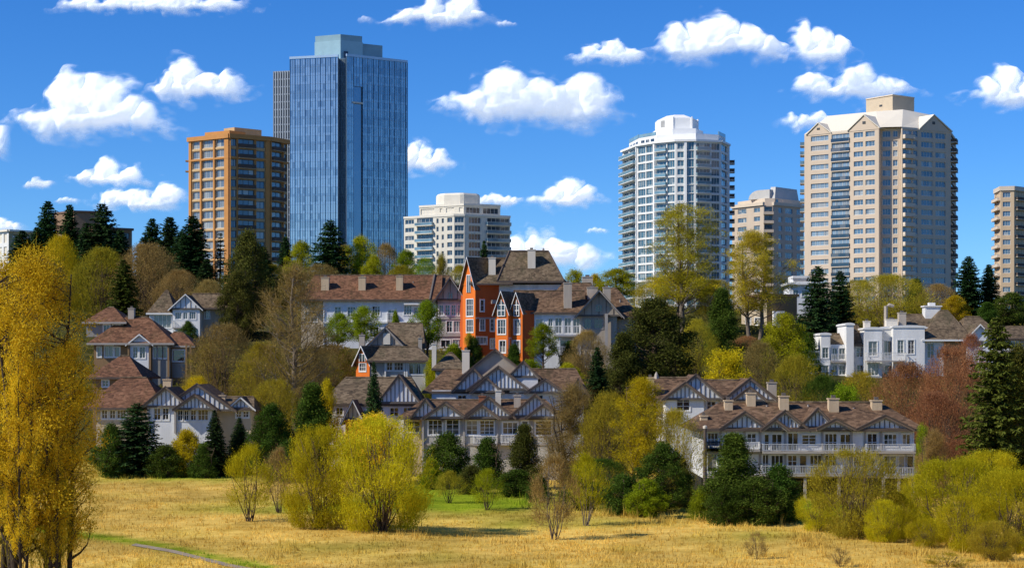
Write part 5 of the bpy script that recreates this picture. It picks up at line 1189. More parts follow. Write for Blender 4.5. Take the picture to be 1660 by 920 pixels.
def fan_shrub(seed, H, W, nst, ntw, nleaf, lsize, env, twl=.9, tw=.016, up=1.0, zb=.05, low=.9):
    """many stems fanning from the ground, covered with fine upright twigs and small leaves"""
    rg = np.random.default_rng(seed); tb = MB(); parts = []
    for i in range(nst):
        a = rg.random() * 2 * math.pi; t = .45 + .5 * rg.random(); rr = W / 2 * env(t) * rg.random() ** .6 * .95
        b0 = rg.normal(size=2) * W * .035; p0 = (b0[0], b0[1], -.25); p1 = (rr * math.cos(a), rr * math.sin(a), H * t)
        pts = limb(tb, p0, p1, .055 * H / 7, .01, rg, .07, 4, 4)
        for j in range(4):
            q = np.array(pts[2 + j % 2]); e = q + unit(rg.normal(size=3) + (q[0] / W * 2, q[1] / W * 2, 1.6)) * H * .22; limb(tb, q, e, .02 * H / 7, .006, rg, .1, 2, 3)
    # twig origins inside the outline, thicker towards its surface, broken into bunches
    nb = max(18, int(W * H * 1.7)); bz = rg.random(nb) ** low; ba = rg.random(nb) * 6.283; be = np.array([env(t) for t in bz]); br = W / 2 * be * (.25 + .75 * rg.random(nb) ** .5)
    bc = np.stack([br * np.cos(ba), br * np.sin(ba), H * (zb + (1 - zb) * bz)], 1)
    k = rg.integers(nb, size=ntw); p = bc[k] + rg.normal(size=(ntw, 3)) * (W * .07, W * .07, H * .06)
    tz = np.clip(p[:, 2] / H, .02, 1); ev = np.array([env(t) for t in np.linspace(0, 1, 60)])[np.clip((tz * 59).astype(int), 0, 59)] * W / 2
    rad = np.hypot(p[:, 0], p[:, 1]); sc_ = np.minimum(1, ev * (1 + .12 * rg.normal(size=ntw)) / (rad + 1e-6)); p[:, 0] *= sc_; p[:, 1] *= sc_
    p[:, 2] = np.clip(p[:, 2], .1, H * .97)
    out = np.stack([p[:, 0], p[:, 1], np.zeros(ntw)], 1) / (W * .5)
    d = unit(out * .55 + np.array((0, 0, up)) + rg.normal(size=(ntw, 3)) * .32)
    ln = twl * (.5 + .9 * rg.random(ntw)); parts.append(twig_tris(p, d, ln, np.full(ntw, tw), rg))
    if nleaf:
        k = rg.integers(ntw, size=nleaf); c = p[k] + d[k] * (ln[k] * rg.random(nleaf))[:, None] + rg.normal(size=(nleaf, 3)) * .05
        parts.append(leaf_quads(c, lsize, rg))
    V, Fc = join(parts); return tb, V, Fc
def conifer(seed, H, W, lev=46, droop=.25, dens=1.0, zb=.06, pw=.85, spr=.62, rag=.35):
    rg = np.random.default_rng(seed); tb = MB(); tb.tube([(0, 0, -.4), (0, 0, H * .5), (0, 0, H)], [H * .016, H * .010, .02], 6)
    P = []; D = []; Ln = []; Wd = []
    for i in range(lev):
        t = zb + (1 - zb) * (i + rg.random() * .7) / lev; z = H * t; R0 = W / 2 * (1 - t) ** pw * (1 if t > .16 else .72 + t * 1.75) + .12
        nb = max(4, int((6.5 + 3 * (1 - t)) * dens)); a0 = rg.random() * 6.28
        for j in range(nb):
            a = a0 + j * 6.283 / nb + rg.normal() * .22; L = R0 * (1 - rag + rag * 1.35 * rg.random()); dr = droop * (1.15 - t * 1.9) + rg.normal() * .06
            u = np.array((math.cos(a), math.sin(a), 0)); s = np.array((-math.sin(a), math.cos(a), 0))
            if j % 2 == 0 and L > .5: tb.tube([(0, 0, z), tuple(u * L * .8 + (0, 0, z - dr * L * .8 + .12 * L))], [.03 + .006 * L, .008], 3)
            m = max(3, int(L * 4.4 * dens)); f = (np.arange(m) + rg.random(m)) / m
            for q in f:
                c = u * L * q + np.array((0, 0, z - dr * L * q - .10 * L * q * q + .16 * L * q))
                for sg in (-1, 1, 0):
                    side = s * sg * (.8 + .4 * rg.random()) + u * (.55 + .5 * rg.random()) + np.array((0, 0, -.28 + .3 * rg.normal()))
                    P.append(c + rg.normal(size=3) * .05); D.append(side / np.linalg.norm(side)); Ln.append(spr * (.55 + .55 * rg.random()) * (1.1 - .45 * q) * min(1, .35 + L * .4)); Wd.append(.085 + .06 * rg.random())
    n = len(P); P = np.array(P); D = np.array(D); Ln = np.array(Ln); Wd = np.array(Wd)
    s = unit(np.cross(D, rg.normal(size=(n, 3)) * .5 + (0, 0, 1))) * Wd[:, None]
    V = np.stack([P - s * .5, P + D * Ln[:, None] * .45 - s, P + D * Ln[:, None], P + D * Ln[:, None] * .45 + s], 1).reshape(-1, 3)
    return tb, V, np.arange(len(V)).reshape(-1, 4).tolist()

M_bark = mk('bark_brown', (.105, .070, .045), .95, .3, 3, .5, 9); M_barkg = mk('bark_grey', (.17, .135, .10), .95, .3, 3, .4, 9); M_barkd = mk('bark_dark', (.045, .032, .022), .95, .3, 3, .4, 9)
LM = dict(
    golden=leafmat('golden_leaves', (.78, .55, .022), (.94, .74, .06), .5, .006, .52),
    willow=leafmat('yellow_green_twigs', (.52, .45, .015), (.71, .62, .026), .5, .006, .55),
    spring=leafmat('pale_yellow_leaves', (.50, .41, .03), (.68, .56, .05), .5, .008, .55),
    olive=leafmat('olive_twigs', (.40, .32, .028), (.60, .49, .045), .45, .010, .55),
    brown=leafmat('brown_twigs', (.34, .235, .072), (.50, .36, .12), .4, .010, .55),
    rust=leafmat('rust_red_buds', (.37, .165, .075), (.54, .28, .125), .45, .010, .55),
    fir=leafmat('fir_needles', (.027, .064, .022), (.068, .118, .032), .15, .018, .5),
    firl=leafmat('olive_fir_needles', (.085, .105, .018), (.165, .18, .03), .2, .012, .5),
    dark=leafmat('dark_evergreen_leaves', (.060, .108, .015), (.125, .185, .026), .25, .018, .48),
    cedar=leafmat('dark_olive_foliage', (.088, .092, .018), (.16, .16, .032), .25, .012, .5),
    green=leafmat('fresh_green_leaves', (.24, .32, .014), (.44, .52, .025), .5, .012, .5),
    lime=leafmat('lime_leaves', (.40, .40, .014), (.60, .58, .03), .5, .010, .55),
    yellow=leafmat('yellow_leaves', (.60, .45, .014), (.80, .62, .03), .5, .010, .55),
    under=leafmat('undergrowth_leaves', (.15, .135, .025), (.30, .24, .055), .35, .02, .45))
broad = lambda t: (.52 + .48 * math.sin(math.pi * min(1, t * .95 + .08))) * (1 if t < .7 else max(.10, 1 - ((t - .7) / .33) ** 2) ** .45)
egg = lambda t: max(.05, math.sin(math.pi * min(1, (.06 + .94 * t)) ** .80)) ** .62
full = lambda t: (.60 + .40 * min(1, t / .4) ** .8) * (1 if t < .5 else max(.05, 1 - ((t - .5) / .52) ** 2) ** .5)
vase = lambda t: (.42 + .58 * min(1, t / .5) ** .8) * (1 if t < .62 else max(.05, 1 - ((t - .62) / .40) ** 2) ** .5)
dome = lambda t: max(.06, 1 - t ** 2.2) ** .5 * (.82 + .18 * min(1, t * 5))
spread = lambda t: (.35 + .65 * math.sin(math.pi * min(1, .1 + .82 * t)) ** .7)
cone = lambda t: max(.06, (1 - t) ** .7) * (.8 + .2 * min(1, t * 6))
column = lambda t: max(.1, min(1, .55 + t * 1.6) * (1 if t < .55 else max(.02, 1 - ((t - .55) / .46) ** 1.7)))
PROTO = {}
def proto(key, res, H, W):
    tb, V, Fc = res; bt = np_mesh('trunk', tb.v, tb.f, [M_bark], smooth=True); cr = np_mesh('crown', V, Fc, [LM['green']])
    PROTO[key] = (bt, cr, H, W)
proto('birch0', clump_tree(21, 19, 9, 4.2, 130, 38000, .062, broad, .27, .95, 5000, .8, .2, 3, .4), 19, 9)
proto('birch1', clump_tree(22, 17, 7, 3.6, 90, 24000, .062, broad, .28, .9, 3000, .8, .2, 2, .4), 17, 7)
proto('tall0', clump_tree(31, 20, 11, 5.5, 120, 30000, .078, spread, .26, 1.15, 5000, 1.0, .2, 1, .3), 20, 11)
proto('tall1', clump_tree(32, 20, 10, 5.5, 120, 30000, .078, broad, .26, 1.15, 5000, 1.0, .2, 2, .3), 20, 10)
proto('bare0', clump_tree(41, 17, 10, 3.0, 110, 3500, .07, egg, .30, 1.1, 10000, 1.2, .2, 1, .3), 17, 10)
proto('bare1', clump_tree(42, 13, 9, 1.5, 80, 3500, .08, egg, .18, 1.1, 13000, 1.3, .2, 3, .3), 13, 9)
for i in range(3): proto('willow%d' % i, fan_shrub(51 + i, 7, 6, 34, 10500, 15000, .046, (vase, egg, full)[i], .62, .011, 1.3, .02, 1.15), 7, 6)
for i in range(2): proto('thin%d' % i, fan_shrub(58 + i, 6, 4, 10, 2600, 2600, .05, egg, .75, .012, zb=.22), 6, 4)
proto('dry', fan_shrub(63, 1.6, 1.7, 10, 900, 200, .03, vase, .35, .009, .7), 1.6, 1.7)
for i in range(2): proto('thicket%d' % i, fan_shrub(66 + i, 9, 9, 30, 9500, 14000, .058, egg if i else dome, .7, .013, .6), 9, 9)
for i in range(3): proto('fir%d' % i, conifer(71 + i, 17, 7.2, 56, .22 + .06 * i, 1.25, .05, .60, .95, .5), 17, 7.2)
proto('firw', conifer(75, 15, 9, 46, .18, 1.1, .03, .62, .85, .3), 15, 9)
proto('spire', conifer(76, 13, 2.8, 34, .3, .7, .05, .8, .6, .5), 13, 2.8)
proto('firn', conifer(77, 15, 7.8, 76, .25, 1.25, .03, .80, .58, .32), 15, 7.8)
for i in range(2): proto('cedar%d' % i, clump_tree(81 + i, 12, 8, .8, 130, 34000, .10, egg if i else cone, .25, 1.0, 0, 1, .1, 1, .6), 12, 8)
for i in range(3): proto('leafy%d' % i, clump_tree(86 + i, 8, 6.5, 1.4, 70, 20000, .072, egg if i != 1 else spread, .16, .85, 1200, .6, .2, 1, .45), 8, 6.5)
for i in range(3): proto('round%d' % i, clump_tree(96 + i, 11, 6.4, 5.0, 66, 19000, .075, (dome, egg, broad)[i], .16, .85, 1500, .6, .2, 1, .45), 11, 6.4)
for i in range(3): proto('bush%d' % i, clump_tree(91 + i, 5, 5, .15, 76, 26000, .066, (dome, egg, cone)[i], .1, .68, 500, .4, .15, 3, .55), 5, 5)

_used = set()
def tree(kind, mat, px, Y, py_top, wpx, label, group, name='tree', cat='tree', bark=None, rz=None, base=None):
    bt, cm, H, W = PROTO[kind]; rg = random.Random(int(px * 13 + Y * 7))
    x = X_(px, Y); z = gz(x, Y); h = Z_(py_top, Y) - z; w = wpx / FP * Y
    root = empty(name, (x, Y, z), label, cat, group)
    root.rotation_euler = (0, 0, rg.random() * 6.28 if rz is None else rz); root.scale = (w / W, w / W, h / H)
    for nm, me, m in (('trunk', bt, bark or M_bark), ('crown', cm, LM[mat])):
        o = mobj(nm, me, root); o.material_slots[0].link = 'OBJECT'; o.material_slots[0].material = m
    return root
GF, GS, GH, GR, GD, GC = 'shrubs standing in the meadow', 'dark evergreens along the meadow edge', 'trees on the slope', 'trees along the ridge', 'spruces and firs', 'shrubs on the slope'
T = tree
# left foreground birches
T('birch0', 'golden', 54, 97, 402, 250, 'tallest golden tree with dark trunk in the left foreground', GF, bark=M_barkd)
T('birch1', 'golden', 2, 99, 415, 150, 'golden tree cut by the left edge beside the tallest golden one', GF, bark=M_barkd)
T('birch1', 'golden', 112, 98, 545, 120, 'shorter golden tree leaning out right of the tallest golden one', GF, bark=M_barkd)
T('birch1', 'golden', 32, 95, 530, 74, 'slim golden tree between the two trunks at the left edge', GF, bark=M_barkd)
T('birch1', 'golden', 88, 96, 590, 70, 'slim short golden tree just right of the tallest trunk', GF, bark=M_barkd)
T('thin0', 'olive', 84, 97, 700, 90, 'thin olive sapling at the foot of the golden trees', GF, 'sapling', 'tree', M_barkd)
T('thin1', 'olive', 24, 98, 730, 90, 'thin olive sapling between the two golden trunks at left', GF, 'sapling', 'tree', M_barkd)
# meadow shrubs
T('thin0', 'willow', 405, 145, 728, 86, 'small yellow green tree on one short trunk, left of the big willow bushes', GF, 'shrub', 'shrub')
T('thin1', 'brown', 452, 156, 732, 62, 'thin brown shrub between small yellow tree and the big willow bushes', GF, 'shrub', 'shrub')
T('willow2', 'willow', 518, 139, 697, 136, 'left and narrower of the two big yellow green willow bushes', GF, 'willow_shrub', 'shrub')
T('willow2', 'willow', 618, 137, 683, 178, 'broadest yellow green willow bush in the middle of the meadow', GF, 'willow_shrub', 'shrub')
T('thin1', 'olive', 728, 166, 766, 56, 'small olive shrub on green grass just right of the big willows', GF, 'shrub', 'shrub', M_barkd)
T('thin0', 'lime', 790, 158, 764, 62, 'low lime green shrub on the green strip under the central house', GF, 'shrub', 'shrub')
T('thin0', 'brown', 899, 134, 746, 82, 'brownish open shrub with forked bare base, before the dark thicket', GF, 'shrub', 'shrub', M_barkg)
T('thin1', 'willow', 950, 144, 742, 68, 'slim yellow green shrub right of the brownish forked one', GF, 'shrub', 'shrub', M_barkg)
T('dry', 'brown', 1227, 119, 866, 40, 'tiny dry brown bush standing alone in golden grass at right', GF, 'dry_bush', 'bush')
T('dry', 'brown', 1362, 114, 890, 38, 'tiny dry brown bush cut by the bottom edge at right', GF, 'dry_bush', 'bush')
T('dry', 'olive', 1535, 113, 898, 80, 'low olive scrub at the bottom edge, lower right', GF, 'dry_bush', 'bush')
T('willow2', 'olive', 1387, 132, 733, 150, 'large olive twiggy bush in front of the balconied house', GF, 'willow_shrub', 'shrub')
T('willow1', 'willow', 1453, 131, 800, 80, 'small yellow green bush tucked right of the olive twiggy one', GF, 'willow_shrub', 'shrub')
T('willow0', 'willow', 1552, 128, 748, 165, 'big yellow green bush below the tall dark conifer at right', GF, 'willow_shrub', 'shrub')
T('willow0', 'willow', 1648, 121, 766, 150, 'yellow green bush cut by the right edge of the picture', GF, 'willow_shrub', 'shrub')
T('willow0', 'willow', 1605, 141, 735, 110, 'yellow green bush behind the one at the right edge', GF, 'willow_shrub', 'shrub')
T('willow2', 'willow', 1503, 124, 842, 70, 'low yellow green bush at the front corner of the right bushes', GF, 'willow_shrub', 'shrub')
T('willow2', 'olive', 1612, 116, 846, 84, 'low olive bush in the lower right corner of the meadow', GF, 'willow_shrub', 'shrub')
T('willow2', 'willow', 1325, 138, 800, 70, 'low yellow green bush on bright grass right of dark evergreens', GF, 'willow_shrub', 'shrub')
T('willow2', 'willow', 1432, 128, 812, 66, 'low yellow green bush touching the right foot of the olive twiggy one', GF, 'willow_shrub', 'shrub')
T('willow2', 'willow', 1486, 137, 772, 74, 'rounded yellow green bush between olive and big yellow green bushes', GF, 'willow_shrub', 'shrub')
T('willow2', 'willow', 1566, 121, 806, 92, 'yellow green bush in front of the big one below the conifer', GF, 'willow_shrub', 'shrub')
T('bush2', 'dark', 872, 168, 770, 60, 'dark low bush left of the brownish forked shrub', GS, 'evergreen_bush', 'bush')
T('bush0', 'cedar', 765, 180, 755, 60, 'olive dark bush behind the small shrubs on the green strip', GS, 'evergreen_bush', 'bush')
T('bush0', 'green', 1140, 150, 790, 60, 'low green bush at the foot of the slim dark pole', GS, 'bush', 'bush')
T('bush1', 'dark', 940, 160, 768, 80, 'dark low bush behind the two open shrubs', GS, 'evergreen_bush', 'bush')
T('bush0', 'dark', 1175, 144, 790, 70, 'dark low bush at the left skirt of the pyramidal evergreen', GS, 'evergreen_bush', 'bush')
# meadow edge, left to centre
T('firw', 'fir', 222, 208, 652, 118, 'broad dark spruce standing before the lower left house', GS, 'spruce', 'tree')
T('bush1', 'dark', 180, 207, 690, 70, 'dark rounded evergreen at the left foot of the broad spruce', GS, 'evergreen_bush', 'bush')
T('bush0', 'yellow', 302, 207, 698, 66, 'yellowish bush between the broad spruce and narrow spruces', GS, 'bush', 'bush')
T('firn', 'fir', 348, 208, 664, 60, 'narrow dark spruce just below the overlapping gables', GS, 'spruce', 'tree')
T('firn', 'fir', 388, 210, 676, 62, 'dark spruce at the right corner of the lower left house', GS, 'spruce', 'tree')
T('bush0', 'dark', 268, 206, 722, 70, 'low dark bush right against the broad spruce', GS, 'evergreen_bush', 'bush')
T('bush2', 'dark', 330, 205, 720, 60, 'low dark bush before the narrow spruce under the gables', GS, 'evergreen_bush', 'bush')
T('cedar1', 'dark', 440, 205, 655, 88, 'dark green evergreen mass right of the lower left house', GS, 'evergreen_tree', 'tree')
T('cedar0', 'dark', 506, 208, 622, 112, 'pointed dark evergreen above the big willow bushes', GS, 'evergreen_tree', 'tree')
T('bush0', 'dark', 470, 200, 715, 90, 'dark low evergreen behind the brown thin shrub', GS, 'evergreen_bush', 'bush')
T('leafy1', 'golden', 600, 196, 672, 120, 'golden brown bush just behind the top of the widest willow', GS, 'bush', 'bush')
T('leafy0', 'yellow', 530, 212, 618, 52, 'bright yellow bush at the left end of the central houses', GS, 'bush', 'bush')
T('firn', 'fir', 606, 206, 586, 56, 'lone slim spruce in front of the central left roof', GS, 'spruce', 'tree')
T('bush0', 'dark', 725, 192, 704, 98, 'round dark evergreen bush under the left windows of the central house', GS, 'evergreen_bush', 'bush')
T('bush2', 'dark', 790, 188, 712, 84, 'pointed dark evergreen bush under the central balcony', GS, 'evergreen_bush', 'bush')
T('cedar0', 'cedar', 850, 184, 688, 88, 'olive dark evergreen covering the right end of the central house', GS, 'evergreen_tree', 'tree')
T('bush1', 'dark', 838, 176, 762, 86, 'low dark bush in front of the olive evergreen', GS, 'evergreen_bush', 'bush')
T('bush1', 'green', 700, 188, 745, 46, 'small lighter green bush at the right flank of the widest willow', GS, 'bush', 'bush')
T('bare1', 'brown', 930, 178, 628, 135, 'dark twiggy bare tree at the right end of the central house', GS, 'bare_tree', 'tree', M_barkd)
T('thicket0', 'olive', 985, 172, 640, 110, 'tangled olive thicket left of the tall yellow willow', GS, 'thicket', 'shrub')
T('thicket1', 'dark', 975, 166, 745, 130, 'low dark thicket under the twiggy bare tree', GS, 'thicket', 'shrub')
T('tall1', 'yellow', 1042, 166, 612, 130, 'tall yellow willow left of the small half-timbered house', GS, 'willow_tree', 'tree')
T('thicket1', 'olive', 1095, 164, 668, 110, 'olive twiggy shrub hiding the foot of the small half-timbered house', GS, 'thicket', 'shrub')
T('cedar1', 'dark', 1075, 158, 718, 96, 'round dark evergreen below the tall yellow willow', GS, 'evergreen_tree', 'tree')
T('bush0', 'dark', 1010, 155, 770, 90, 'low green bush at the meadow edge under the yellow willow', GS, 'evergreen_bush', 'bush')
T('bush1', 'green', 1048, 152, 778, 78, 'low fresh green bush at the meadow edge beside dark evergreen', GS, 'bush', 'bush')
T('bush0', 'cedar', 1105, 162, 745, 50, 'small brownish bush beside the slim dark pole', GS, 'bush', 'bush')
T('cedar0', 'dark', 1190, 148, 703, 142, 'tall dark pyramidal evergreen before the balconied house', GS, 'evergreen_tree', 'tree')
T('bush0', 'dark', 1262, 147, 756, 100, 'lower dark evergreen right beside the pyramidal one', GS, 'evergreen_bush', 'bush')
T('bush1', 'dark', 1225, 145, 775, 110, 'wide dark skirt of evergreen at the meadow edge', GS, 'evergreen_bush', 'bush')
T('firw', 'firl', 1616, 172, 512, 150, 'huge dark conifer rising near the right edge', GD, 'conifer', 'tree')
T('cedar0', 'cedar', 1650, 176, 560, 100, 'dark conifer cut by the right edge, behind the huge one', GD, 'conifer', 'tree')
T('thicket1', 'rust', 1470, 205, 594, 150, 'rust red bush below the white stepped house', GC, 'thicket', 'shrub')
T('thicket0', 'rust', 1545, 200, 566, 130, 'taller rust red bush left of the huge dark conifer', GC, 'thicket', 'shrub')
T('thicket1', 'rust', 1515, 192, 640, 150, 'lower rust red bush beside the balconied house end', GC, 'thicket', 'shrub')
T('bare1', 'brown', 1515, 165, 700, 76, 'brown twiggy tree at the right end of the balconied house', GS, 'bare_tree', 'tree')
T('leafy1', 'green', 1497, 170, 690, 34, 'small green shoot bush right of the balcony posts', GS, 'bush', 'bush')
# slope, left
T('bare0', 'brown', 480, 240, 432, 165, 'big bare brown tree in front of the long white house', GH, 'bare_tree', 'tree', M_barkg)
T('thicket0', 'brown', 360, 250, 528, 130, 'brown thicket right of the brown hip roofed house', GC, 'thicket', 'shrub')
T('thicket1', 'olive', 425, 243, 560, 110, 'olive brown thicket left of the big bare tree', GC, 'thicket', 'shrub')
T('bare1', 'olive', 335, 258, 560, 80, 'olive twiggy tree touching the hip roofed house', GH, 'bare_tree', 'tree')
T('thicket0', 'yellow', 318, 236, 612, 70, 'yellowish thicket between the two lower left houses', GC, 'thicket', 'shrub')
T('thicket1', 'brown', 540, 262, 560, 120, 'brown scrub left of the small orange gabled house', GC, 'thicket', 'shrub')
T('thicket0', 'olive', 445, 228, 618, 100, 'olive scrub above the dark evergreens left of the willows', GC, 'thicket', 'shrub')
T('leafy0', 'lime', 556, 262, 568, 56, 'lime green bush left of the small orange gable', GC, 'bush', 'bush')
T('cedar1', 'cedar', 402, 318, 374, 92, 'tallest dark olive evergreen right of the white gabled house', GH, 'evergreen_tree', 'tree')
T('cedar1', 'cedar', 385, 312, 440, 70, 'lower dark olive evergreen joined to the tallest one', GH, 'evergreen_tree', 'tree')
T('firw', 'firl', 200, 318, 420, 80, 'olive conifer above the brown hip roofed house', GH, 'conifer', 'tree')
T('bush1', 'dark', 305, 300, 522, 38, 'small dark bush under the white gable windows', GC, 'bush', 'bush')
T('thicket0', 'brown', 240, 345, 398, 120, 'brown round bush below the left spruces', GR, 'thicket', 'shrub')
T('thicket1', 'olive', 165, 350, 405, 110, 'olive round bush under the broad ridge spruce', GR, 'thicket', 'shrub')
T('thicket0', 'yellow', 98, 360, 385, 75, 'golden olive bush behind the crown of the tallest golden tree', GR, 'thicket', 'shrub')
T('thicket1', 'brown', 290, 338, 440, 90, 'brown bush between ridge firs and white gabled house', GR, 'thicket', 'shrub')
T('thicket1', 'brown', 60, 350, 420, 110, 'brown scrub behind the left golden trees', GR, 'thicket', 'shrub')
T('thicket0', 'brown', 340, 330, 455, 70, 'brown scrub against the tall dark olive evergreen', GR, 'thicket', 'shrub')
# ridge, left
for a in ((78, 402, 326, 60, 'fir0', 'leftmost pointed spruce before the brown flat roofed block'), (113, 398, 331, 46, 'fir1', 'thin spruce between the pointed and the broad one'), (166, 396, 329, 84, 'firw', 'broad spruce covering the right of the brown block'),
          (36, 392, 374, 64, 'fir2', 'low dark spruce at the far left under the pale building'), (247, 400, 354, 52, 'fir2', 'left one of two joined spruces right of the brown block'), (275, 396, 351, 56, 'fir1', 'right one of two joined spruces right of the brown block'),
          (312, 385, 350, 70, 'fir0', 'spruce standing before the left edge of the orange tower'), (335, 372, 420, 44, 'fir1', 'short green spruce at the foot of the orange tower'), (357, 388, 376, 32, 'spire', 'thin sparse spire tree before the orange tower'),
          (463, 400, 383, 34, 'fir1', 'small spruce between orange tower and glass tower'), (535, 392, 356, 74, 'firw', 'wide dark spruce before the centre of the glass tower'), (785, 330, 390, 26, 'fir2', 'tiny spruce poking up before the cream block'),
          (294, 392, 374, 50, 'fir0', 'shorter spruce left of the one before the orange tower'), (140, 396, 360, 60, 'firw', 'bushy spruce tucked between thin and broad spruces'), (195, 394, 372, 50, 'fir1', 'short spruce right of the broad one by the brown block'), (60, 396, 368, 50, 'fir2', 'bushy low spruce left of the leftmost pointed one'), (232, 394, 384, 40, 'fir0', 'short spruce left of the two joined spruces'),
          (427, 392, 400, 40, 'fir2', 'dark spruce half hidden by the tallest dark olive evergreen')):
    T(a[4], 'fir', a[0], a[1], a[2], a[3] * 1.36, a[5], GD, 'spruce', 'tree')
for a in ((488, 398, 392, 62, 'round0', 'lime', 'lime tree left of the wide dark spruce'), (585, 396, 384, 60, 'round2', 'lime', 'yellow green tree right of the wide dark spruce'), (560, 402, 400, 50, 'thicket0', 'olive', 'olive bush against the glass tower foot'),
          (625, 402, 398, 62, 'thicket1', 'brown', 'brown twiggy bush at the right foot of the glass tower'), (658, 395, 406, 54, 'round0', 'green', 'green tree between glass tower and cream block'), (606, 388, 415, 46, 'round1', 'lime', 'small lime tree below the glass tower right half'),
          (715, 350, 415, 44, 'bare1', 'olive', 'thin olive tree over the right end of the long roof'), (690, 390, 420, 50, 'thicket0', 'green', 'green bush at the foot of the cream block'), (745, 395, 432, 50, 'thicket1', 'olive', 'olive bush between cream block and tall orange house'),
          (440, 395, 430, 70, 'thicket1', 'olive', 'olive scrub right of the dark olive evergreen'), (520, 385, 430, 80, 'thicket0', 'brown', 'brown scrub under the wide dark spruce'), (650, 380, 432, 70, 'thicket1', 'olive', 'olive scrub behind the long roof'),
          (935, 372, 438, 50, 'leafy1', 'lime', 'small lime tree just right of the tall orange house roof'), (1000, 362, 436, 84, 'round0', 'lime', 'lime tree left of the white tower foot'), (965, 375, 445, 50, 'leafy2', 'yellow', 'yellow tree behind the orange house chimneys')):
    T(a[4], a[5], a[0], a[1], a[2], a[3], a[6], GR, 'tree' if a[4][0] in 'rlb' else 'thicket', 'tree' if a[4][0] in 'rlb' else 'shrub')
# middle slope
T('round0', 'green', 692, 276, 488, 66, 'fresh green round tree before the grey end gable', GH, 'round_tree', 'tree')
T('round1', 'green', 590, 284, 498, 66, 'green tree before the long white wall, right of the other', GH, 'round_tree', 'tree')
T('round2', 'green', 550, 286, 508, 56, 'smaller green tree at the left end of the long white wall', GH, 'round_tree', 'tree')
T('leafy2', 'lime', 700, 250, 582, 44, 'small lime bush beside the bay window house', GC, 'bush', 'bush')
T('bush1', 'green', 641, 284, 507, 24, 'tiny green bush against the long white wall', GC, 'bush', 'bush')
T('bush0', 'dark', 768, 278, 548, 38, 'dark bush at the foot of the tall orange house', GC, 'bush', 'bush')
T('leafy1', 'olive', 762, 283, 540, 22, 'small olive tree against the tall orange gable', GC, 'bush', 'bush')
T('bush2', 'dark', 833, 268, 560, 50, 'dark bush at the foot of the twin orange gables', GC, 'bush', 'bush')
T('round0', 'green', 880, 268, 525, 58, 'green tree before the grey wing of the twin gabled house', GH, 'round_tree', 'tree')
T('thicket1', 'brown', 952, 266, 538, 76, 'reddish brown shrub under the white hilltop balconies', GC, 'thicket', 'shrub')
T('bush1', 'lime', 920, 258, 590, 60, 'lime shrub below the pale balcony posts', GC, 'bush', 'bush')
T('bush2', 'dark', 925, 270, 556, 60, 'dark bush under the lower white hilltop balcony', GC, 'bush', 'bush')
T('bush1', 'green', 735, 262, 560, 60, 'green shrub under the grey end gable', GC, 'bush', 'bush')
T('bush0', 'green', 860, 255, 585, 60, 'green shrub behind the central dormer', GC, 'bush', 'bush')
T('fir2', 'fir', 968, 236, 562, 56, 'dark narrow conifer in the middle of the slope', GD, 'conifer', 'tree')
T('cedar1', 'cedar', 1062, 262, 484, 145, 'largest dark evergreen, right of the orange twin gabled house', GH, 'evergreen_tree', 'tree')
T('cedar0', 'cedar', 1010, 258, 540, 90, 'dark evergreen shoulder left of the largest one', GH, 'evergreen_tree', 'tree')
T('cedar0', 'dark', 1170, 285, 468, 88, 'dark conifer under the tall yellow trees', GH, 'evergreen_tree', 'tree')
T('tall0', 'spring', 1108, 318, 332, 145, 'tallest airy yellow tree, before the white tower', GH, 'airy_tree', 'tree', M_barkg)
T('tall1', 'spring', 1222, 312, 374, 140, 'tall airy yellow tree with bare lower limbs, below the vaulted tower', GH, 'airy_tree', 'tree', M_barkg)
T('round2', 'yellow', 1105, 345, 440, 130, 'wide yellow tree at the foot of the white tower', GR, 'round_tree', 'tree')
T('thicket0', 'olive', 1060, 350, 450, 80, 'olive thicket left below the white tower', GR, 'thicket', 'shrub')
T('thicket1', 'olive', 1160, 345, 455, 90, 'olive thicket between the two airy yellow trees', GR, 'thicket', 'shrub')
T('thicket1', 'olive', 1130, 275, 520, 70, 'olive thicket left of the dark conifer under the yellow trees', GC, 'thicket', 'shrub')
T('leafy1', 'yellow', 1180, 240, 568, 100, 'bright yellow bush over the small half-timbered gable', GC, 'bush', 'bush')
T('thicket0', 'brown', 1232, 248, 558, 90, 'brown bush right of the bright yellow one', GC, 'thicket', 'shrub')
T('leafy0', 'lime', 1272, 268, 510, 100, 'yellow green tree below the tan block with bay window', GH, 'round_tree', 'tree')
T('thicket1', 'olive', 1290, 240, 580, 110, 'olive thicket over the right gable', GC, 'thicket', 'shrub')
T('firw', 'fir', 1326, 300, 430, 92, 'large dark conifer left of the white stepped house', GD, 'conifer', 'tree')
T('firw', 'fir', 1362, 306, 438, 74, 'second dark conifer, touching the big one by the stepped house', GD, 'conifer', 'tree')
T('cedar0', 'dark', 1312, 282, 540, 60, 'low dark evergreen at the left end of the white stepped house', GC, 'evergreen_tree', 'tree')
T('thicket1', 'olive', 1440, 335, 448, 160, 'broad olive tree behind the white stepped house chimneys', GR, 'round_tree', 'tree')
T('thicket0', 'olive', 1390, 345, 455, 90, 'olive tree behind the second dark conifer', GR, 'round_tree', 'tree')
T('thicket1', 'brown', 1520, 345, 462, 80, 'brown bush at the foot of the big beige tower', GR, 'thicket', 'shrub')
T('leafy2', 'yellow', 1548, 338, 480, 60, 'yellow bush behind the brown hip roof at right', GR, 'bush', 'bush')
T('cedar0', 'dark', 1485, 352, 452, 60, 'dark green tree between the olive trees on the right ridge', GR, 'evergreen_tree', 'tree')
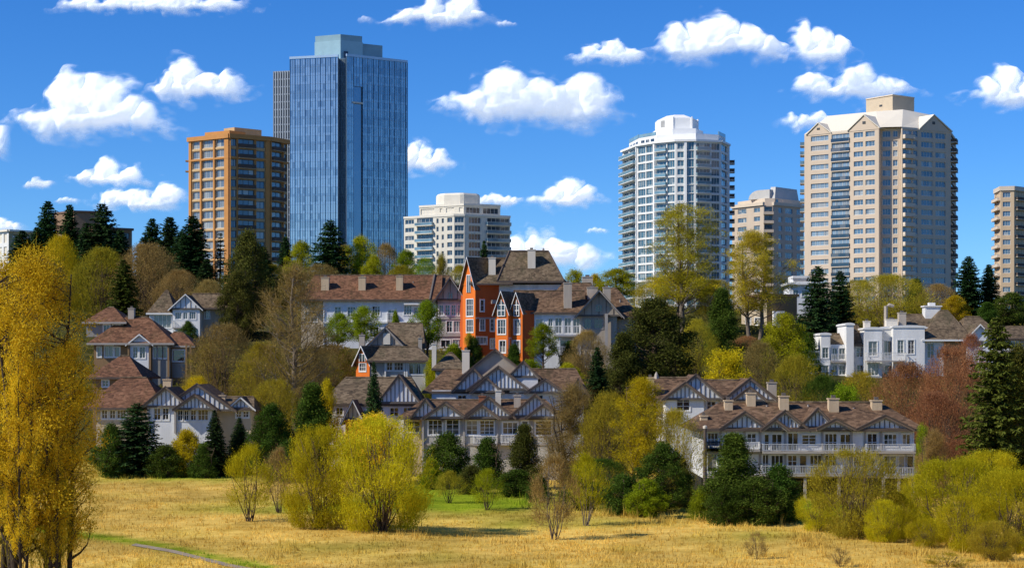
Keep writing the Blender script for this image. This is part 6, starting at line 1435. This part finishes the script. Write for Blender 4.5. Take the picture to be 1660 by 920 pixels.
T('fir0', 'fir', 1570, 350, 415, 66, 'pointed spruce right of the big beige tower', GD, 'spruce', 'tree')
T('fir1', 'fir', 1603, 352, 428, 50, 'thinner spruce left of the narrow tan tower', GD, 'spruce', 'tree')
T('cedar1', 'dark', 1640, 345, 474, 80, 'dark rounded evergreen below the narrow tan tower', GR, 'evergreen_tree', 'tree')
T('cedar0', 'dark', 1600, 335, 490, 60, 'dark evergreen filling between the right spruces', GR, 'evergreen_tree', 'tree')
T('thicket0', 'olive', 1395, 240, 605, 90, 'olive shrub before the white stepped house', GC, 'thicket', 'shrub')
T('thicket1', 'dark', 1335, 236, 612, 100, 'green thicket below the white stepped house left end', GC, 'thicket', 'shrub')
T('leafy1', 'green', 1375, 225, 625, 80, 'green bush just above the four tan chimneys', GC, 'bush', 'bush')
T('thicket1', 'rust', 1575, 262, 545, 60, 'rust red twigs at the right gable of the stepped house', GC, 'thicket', 'shrub')
T('thicket0', 'rust', 1210, 300, 545, 50, 'reddish scrub below the tan block with bay window', GC, 'thicket', 'shrub')

# undergrowth over the slope: leaf tufts nobody could count
def undergrowth(n, seed):
    r = np.random.default_rng(seed); parts = []
    Y = 214 + (430 - 214) * r.random(n) ** .8; k = -.34 + .68 * r.random(n); X = k * Y
    n1 = fbm(X * .12, Y * .12, 4, 3); keep = r.random(n) < .25 + n1
    px = CX + FP * k; ye = Y - 8 * sstep(.1, .2, k)
    keep &= ~((px > 1100) & (ye < 207))
    X, Y, n1 = X[keep], Y[keep], n1[keep]; n = len(X); Z = ground(X, Y); h = .5 + 1.6 * n1 * r.random(n)
    B = 14; c = np.stack([np.repeat(X, B), np.repeat(Y, B), np.repeat(Z, B)], 1) + r.normal(size=(n * B, 3)) * (.55, .55, 0); c[:, 2] += np.repeat(h, B) * r.random(n * B)
    return leaf_quads(c, .19, r)
V, Fq = undergrowth(9000, 5)
meta(mobj('undergrowth', np_mesh('undergrowth', V, Fq, [LM['under']])), 'low brown green scrub and leaf tufts covering the hillside between houses', 'undergrowth', kind='stuff')
